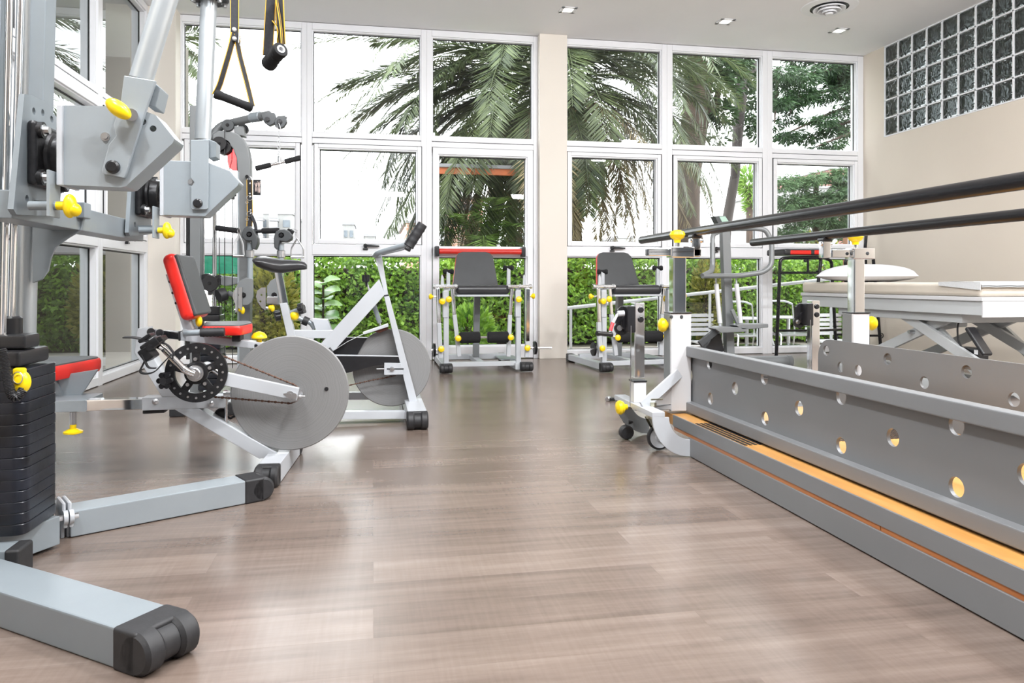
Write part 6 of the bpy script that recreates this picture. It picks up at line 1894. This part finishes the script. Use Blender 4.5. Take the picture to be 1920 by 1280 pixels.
build('knot', MB().tube([P(1330, 215, YT - .1), P(1342, 190, YT - .1), P(1348, 170, YT)], [.10, .08, .04], 10), 'bark', bt)
m = MB()
for px, py, rr, n in ((1345, 130, .45, 420), (1372, 118, .4, 380), (1350, 170, .42, 420), (1340, 210, .32, 300), (1385, 150, .35, 240), (1360, 215, .26, 160), (1268, 130, .35, 240), (1272, 165, .3, 160), (1215, 118, .5, 380), (1190, 105, .45, 300), (1330, 95, .5, 400), (1345, 262, .2, 60), (1330, 60, .9, 900), (1230, 60, .8, 700), (1380, 95, .5, 350)):
    clump(m, P(px, py, YT + rt.uniform(-.3, .4)), rr, n, .13, .05, rt, .8)
build('foliage', m, 'broad_leaf', bt, smooth=False)
m = MB()
for a_, b__ in (((1313, 130), (1350, 100)), ((1310, 190), (1352, 165)), ((1312, 150), (1270, 120))):
    m.tube([P(*a_, YT), P((a_[0] + b__[0]) / 2, (a_[1] + b__[1]) / 2 - 4, YT), P(*b__, YT)], [.05, .035, .015], 8)
build('branches', m, 'bark', bt)
YS2 = 14.2
stt = thing('slim_tree', 'slim leaning grey tree trunk forking near the top, outside the fifth window column', 'tree', (P(1360, 600, YS2).x, YS2, -.06))
s0 = P(1348, 640, YS2); s0.z = -.06
build('trunk', MB().tube([s0, P(1362, 420, YS2), P(1378, 330, YS2), P(1384, 240, YS2), P(1391, 170, YS2), P(1394, 158, YS2)], [.17, .105, .095, .105, .115, .11], 16), 'slim_bark', stt)
m = MB().tube([P(1391, 170, YS2), P(1402, 150, YS2), P(1420, 130, YS2), P(1450, 95, YS2)], [.095, .075, .065, .055], 12)
m.tube([P(1386, 178, YS2), P(1385, 140, YS2), P(1383, 100, YS2), P(1380, 30, YS2)], [.08, .045, .035, .03], 10)
m.tube([P(1386, 148, YS2), P(1402, 138, YS2), P(1425, 112, YS2)], [.05, .045, .04], 10)
build('branches', m, 'slim_bark', stt)
m = MB()
for px, py, rr, n in ((1405, 185, .33, 320), (1412, 210, .3, 280), (1400, 235, .28, 240), (1418, 240, .2, 140), (1405, 120, .35, 260), (1385, 115, .3, 200), (1425, 175, .3, 240), (1415, 150, .25, 140), (1425, 255, .2, 90)):
    clump(m, P(px, py, YS2 + rt.uniform(.1, .5)), rr, n, .12, .05, rt, .9)
build('foliage', m, 'broad_leaf', stt, smooth=False)
YC = 12.6
cdt = thing('cedar_tree', 'dark cedar with layered drooping branches filling the upper right windows', 'tree', (P(1640, 600, YC).x, YC, -.06))
cx_ = P(1665, 500, YC)
build('trunk', MB().tube([V((cx_.x, YC, -.06)), V((cx_.x, YC, 6.2))], [.24, .12], 14), 'bark', cdt)
m = MB(); mb_ = MB()
tiers = [((1660, 130), (1450, 150), 16, .34), ((1660, 165), (1455, 190), 15, .32), ((1660, 180), (1450, 262), 15, .24), ((1660, 110), (1500, 105), 12, .42), ((1660, 215), (1505, 262), 10, .26), ((1660, 240), (1530, 275), 8, .24), ((1640, 150), (1570, 150), 8, .45), ((1660, 100), (1590, 135), 8, .5), ((1460, 130), (1452, 230), 8, .26), ((1500, 180), (1480, 215), 5, .30)]
for (x0, y0), (x1, y1), k, rr in tiers:
    yy0, yy1 = YC + rt.uniform(-.2, .2), YC - rt.uniform(0, .7)
    a_, b__ = P(x0, y0, yy0), P(x1, y1, yy1)
    mid = (a_ + b__) / 2 + V((0, 0, .08))
    mb_.tube([a_, mid, b__], [.045, .03, .01], 7)
    for i in range(k):
        s = (i + .5) / k
        c = a_.lerp(mid, s * 2) if s < .5 else mid.lerp(b__, s * 2 - 1)
        clump(m, c + V((0, rt.uniform(-.2, .2), rt.uniform(-.12, .08))), rr * (1.15 - .5 * s), int(230 * rr / .3), .12, .022, rt, .45, .5)
mb_.tube([P(1470, 105, YC), P(1500, 130, YC), P(1535, 146, YC)], [.03, .025, .02], 6)
build('branches', mb_, 'bark', cdt)
build('foliage', m, 'cedar_leaf', cdt, smooth=False)
YP = 11.6
cp = thing('young_cedar', 'paler green young cedar with horizontal sprays outside the lower right window', 'tree', (P(1540, 600, YP).x, YP, -.06))
m = MB(); mb_ = MB()
cx_ = P(1530, 600, YP)
mb_.tube([V((cx_.x, YP, -.06)), V((cx_.x, YP, P(1530, 330, YP).z))], [.09, .04], 10)
for (x0, y0), (x1, y1), k, rr in (((1490, 340), (1456, 345), 6, .22), ((1530, 340), (1590, 318), 8, .13), ((1500, 350), (1530, 330), 6, .14), ((1480, 375), (1460, 395), 6, .24), ((1490, 372), (1600, 365), 12, .15), ((1480, 385), (1600, 385), 14, .15), ((1510, 400), (1600, 402), 10, .2), ((1480, 410), (1590, 425), 12, .17), ((1470, 430), (1500, 450), 6, .16), ((1560, 430), (1600, 440), 5, .2), ((1570, 340), (1600, 345), 4, .14), ((1585, 350), (1560, 375), 4, .12)):
    a_, b__ = P(x0, y0, YP), P(x1, y1, YP - .4)
    mb_.tube([V((cx_.x, YP, a_.z + .1)), a_, b__], [.02, .016, .008], 6)
    for i in range(k):
        c = a_.lerp(b__, (i + .5) / k)
        clump(m, c + V((0, rt.uniform(-.2, .2), rt.uniform(-.06, .06))), rr, int(150 * rr / .15), .09, .018, rt, .4, .25)
build('branches', mb_, 'bark', cp)
build('foliage', m, 'cedar_pale', cp, smooth=False)
dr = thing('spiky_tree', 'distant green spiky-leaved tree right of the slim leaning trunk', 'tree', (P(1408, 600, 22).x, 22, -.06))
m = MB()
for px, py, rr in ((1405, 335, .5), (1412, 350, .55), (1400, 350, .4), (1412, 385, .35), (1416, 368, .4)):
    for i in range(150):
        d = rdir(rt); leaf(m, P(px, py, 22) + d * (rr * .4), d + V((0, 0, .2)), rdir(rt), rr * .8, .06)
build('foliage', m, 'palm_young', dr, smooth=False)
build('trunk', MB().tube([V((P(1408, 600, 22).x, 22, -.06)), P(1408, 350, 22)], .15, 10), 'bark', dr)
# small garden trees with low greenery seen left of the door
# terrace rail, posts, net ------------------------------------------------
YR_ = 8.03
ra = thing('ramp_rail', 'sloping white tubular handrail outside the right window bay', 'handrail', (P(1300, 560, YR_).x, YR_, -.045))
r0_, r1_ = P(1040, 580, YR_), P(1600, 518, YR_)
build('rail', MB().cyl(r0_, r1_, .02), 'white_paint', ra)
for s in (.05, .50, .92):
    p = r0_.lerp(r1_, s); build('post', MB().cyl((p.x, p.y, -.045), p, .016), 'white_paint', ra)
for px, nm in ((1268, 'reddish timber post outside, between the crank post and the palm trunk'), (1594, 'weathered timber post outside behind the black standing frame')):
    Yp_ = 9.1
    c = P(px, 560, Yp_); zt_ = P(px, 540 if px < 1400 else 432, Yp_).z
    t = thing('timber_post', nm, 'post', (c.x, Yp_, -.045), None)
    build('shaft', MB().span((c.x - .07, Yp_ - .06, -.045), (c.x + .07, Yp_ + .06, zt_), .006), 'timber_post', t)
    build('post_cap', MB().span((c.x - .075, Yp_ - .065, zt_), (c.x + .075, Yp_ + .065, zt_ + .02), .006), 'timber_post', t)
nt_ = thing('garden_net', 'green netting screen outside behind the multi gym pulleys', 'screen', (P(405, 500, 8.8).x, 8.8, -.045))
na, nb_ = P(350, 470, 8.8), P(450, 513, 8.8)
build('net', MB().span((na.x, 8.79, nb_.z), (nb_.x, 8.81, na.z), 0), 'net_green', nt_)
for x in (na.x, nb_.x): build('pole', MB().cyl((x, 8.8, -.045), (x, 8.8, na.z + .05), .015), 'mid_grey', nt_)
# slatted benches, tables, chairs on the terrace
def bench(px0, px1, py0, Y, label):
    a_, b__ = P(px0, py0, Y), P(px1, py0, Y)
    t = thing('slatted_bench', label, 'bench', ((a_.x + b__.x) / 2, Y, -.045), 'white slatted benches on the terrace')
    for i in range(5):
        z = a_.z - i * .062
        build('back_slat', MB().span((a_.x, Y, z - .045), (b__.x, Y + .02, z), .004), 'white_paint', t)
    for i in range(4): build('seat_slat', MB().span((a_.x, Y - .08 - i * .09, a_.z - .37), (b__.x, Y - .01 - i * .09, a_.z - .35), .004), 'white_paint', t)
    for x in (a_.x + .06, b__.x - .06):
        build('leg', MB().beam((x, Y + .04, -.045), (x, Y + .03, a_.z), .04, .04, (0, 1, 0)), 'dark_grey', t)
        build('leg', MB().beam((x, Y - .34, -.045), (x, Y - .32, a_.z - .36), .04, .04, (0, 1, 0)), 'dark_grey', t)
bench(1288, 1338, 588, 9.3, 'white slatted bench outside behind the white bar post')
bench(1510, 1578, 588, 9.3, 'white slatted bench outside behind the far winch post')
def table(px, py, Y, label, r=.25):
    c = P(px, py, Y)
    t = thing('bistro_table', label, 'table', (c.x, Y, -.045), 'round bistro tables on the terrace')
    build('top', MB().lathe([(0, 0), (r, 0), (r + .01, .01), (r, .022), (0, .022)], c, (0, 0, 1), 36), 'white_paint', t)
    build('stem', MB().cyl((c.x, Y, -.03), c, .025), 'steel', t)
    build('base', MB().lathe([(0, 0), (.22, 0), (.2, .02), (.03, .04), (0, .04)], (c.x, Y, -.045), (0, 0, 1), 28), 'steel', t)
table(1400, 598, 8.95, 'round white bistro table outside behind the stepper pedals')
table(1478, 596, 8.95, 'round white bistro table outside behind the left leg of the black frame')
def chair(px, py, Y, rz, label):
    c = P(px, py, Y); z = c.z; x = c.x
    t = thing('cafe_chair', label, 'chair', (x, Y, -.045), 'aluminium cafe chairs on the terrace')
    w_, d_ = .21, .2
    build('seat', MB().box((x, Y, z), (.42, .40, .025), bev=.01), 'steel', t)
    for s in (-1, 1):
        build('leg', MB().tube([(x + s * (w_ + .04), Y - d_ - .05, -.045), (x + s * w_, Y - d_, z + .0), (x + s * w_, Y - d_ + .03, z + .02), (x + s * w_, Y + d_ - .05, z + .02)], .011, 8, rad=.05), 'steel', t)
        build('leg', MB().tube([(x + s * w_, Y + d_ + .05, -.045), (x + s * w_, Y + d_, z), (x + s * w_ * .95, Y + d_ + .04, z + .36)], .011, 8, rad=.05), 'steel', t)
    build('back_rail', MB().tube([(x - w_ * .95, Y + d_ + .04, z + .36), (x - w_ * .6, Y + d_ + .08, z + .40), (x + w_ * .6, Y + d_ + .08, z + .40), (x + w_ * .95, Y + d_ + .04, z + .36)], .012, 8, rad=.05), 'steel', t)
    t.rotation_euler = (0, 0, 0)
chair(1400, 628, 8.42, 0, 'aluminium cafe chair outside below the stepper pedals')
chair(1478, 626, 8.42, 0, 'aluminium cafe chair outside behind the left leg of the black frame')
# buildings -------------------------------------------------------------
def building(name, label, px0, px1, py0, Y, mat, depth=8, rows=0, cols=0, extra=None, roof='roof_white'):
    a_, b__ = P(px0, py0, Y), P(px1, py0, Y)
    t = thing(name, label, 'building', ((a_.x + b__.x) / 2, Y + depth / 2, -.06))
    build('walls', MB().span((a_.x, Y, -.06), (b__.x, Y + depth, a_.z), 0), mat, t)
    build('roof', MB().span((a_.x - .1, Y - .1, a_.z), (b__.x + .1, Y + depth + .1, a_.z + .02 * Y / 6), 0), roof, t)
    W_ = b__.x - a_.x
    for j in range(rows):
        for i in range(cols):
            cx = a_.x + W_ * (i + .5) / cols; cz = a_.z - Y * .016 * (j + .75)
            w_ = build('window', MB().span((cx - W_ / cols * .3, Y - .06, cz - Y * .0045), (cx + W_ / cols * .3, Y + .02, cz + Y * .0045), 0), 'window_dark', t)
    return t, a_, b__
t, a_, b__ = building('apartment_block', 'pale apartment block far away behind the multi gym straps', 482, 548, 401, 60, 'concrete_white', 10, 3, 3)
q0, q1 = P(498, 376, 60), P(524, 401, 60)
build('roof_tower', MB().span((q0.x, 60.5, q1.z), (q1.x, 66, q0.z), 0), 'concrete_white', t)
for j, py in enumerate((404, 420, 436)):
    z = P(515, py + 8, 60).z
    for px0, px1 in ((483, 497), (508, 524)):
        u0_, u1_ = P(px0, py, 60).x, P(px1, py, 60).x
        bq = build('balcony', MB().span((u0_, 58.9, z - .15), (u1_, 60, z + .05), 0), 'roof_white', t)
        build('balcony_rail', MB().span((u0_, 58.85, z + .05), (u1_, 58.95, z + .45), 0), 'concrete_white', bq)
building('water_tower_block', 'small pale grey rooftop far away beside the bike handlebar window', 643, 664, 421, 70, 'concrete_white', 6, 1, 2)
building('low_block', 'low white flat roof far away left of the bike grip', 683, 704, 443, 70, 'concrete_white', 6)
building('brick_house', 'brick house wall behind the palm fronds between window and door', 762, 812, 418, 26, 'brick', 6)
building('brick_annex', 'brick wall seen through the palm fronds in the upper door pane', 860, 905, 372, 24, 'brick', 5, 1, 1)
building('pink_house', 'pink rendered house behind the young cedar at the right', 1556, 1640, 318, 40, 'pink_render', 8, 2, 2)
building('white_house', 'white house with grey flat roof behind the young cedar, left of the pink house', 1500, 1572, 352, 38, 'concrete_white', 8, 1, 2)
building('rooftop', 'tiny white rooftop on the horizon between the hanging palm fronds', 1160, 1188, 446, 70, 'concrete_white', 6)
# orange-edged canopy glimpsed through the door
aw = thing('canopy', 'orange-edged canopy behind the palm fronds at the top of the door', 'canopy', (P(905, 320, 10.0).x, 10.0, -.06))
a_, b__ = P(803, 313, 10.0), P(1003, 330, 10.0)
build('valance', MB().span((a_.x, 10.0, b__.z), (b__.x, 10.05, a_.z), 0), 'awning_orange', aw)
build('canopy_top', MB().span((a_.x - .02, 9.97, a_.z), (b__.x + .02, 10.6, a_.z + .05), .01), 'roof_white', aw)
for x in (a_.x + .04, b__.x - .04): build('canopy_post', MB().cyl((x, 10.08, -.06), (x, 10.08, a_.z), .03), 'timber_post', aw)
# planted bank beyond the glass-block wall
bk_ = thing('garden_trees', 'dark tree foliage beyond the glass blocks in the right wall', 'tree', (8.2, 5, -.06))
m = MB()
for i in range(60):
    c = V((rt.uniform(7.0, 8.6), rt.uniform(0, 9), rt.uniform(1.2, 5.2)))
    clump(m, c, .6, 90, .22, .10, rt, .8)
build('foliage', m, 'broad_leaf', bk_, smooth=False)
build('trunk', MB().tube([V((8.2, 5, -.06)), V((8.2, 5, 4.5))], [.25, .15], 12), 'bark', bk_)
struct('wall_sky_block', MB().span((8.9, -3, -.1), (9.1, 9.2, 4.4), 0), 'corridor_wall')  # dark wall added to keep bright sky out of the glass blocks
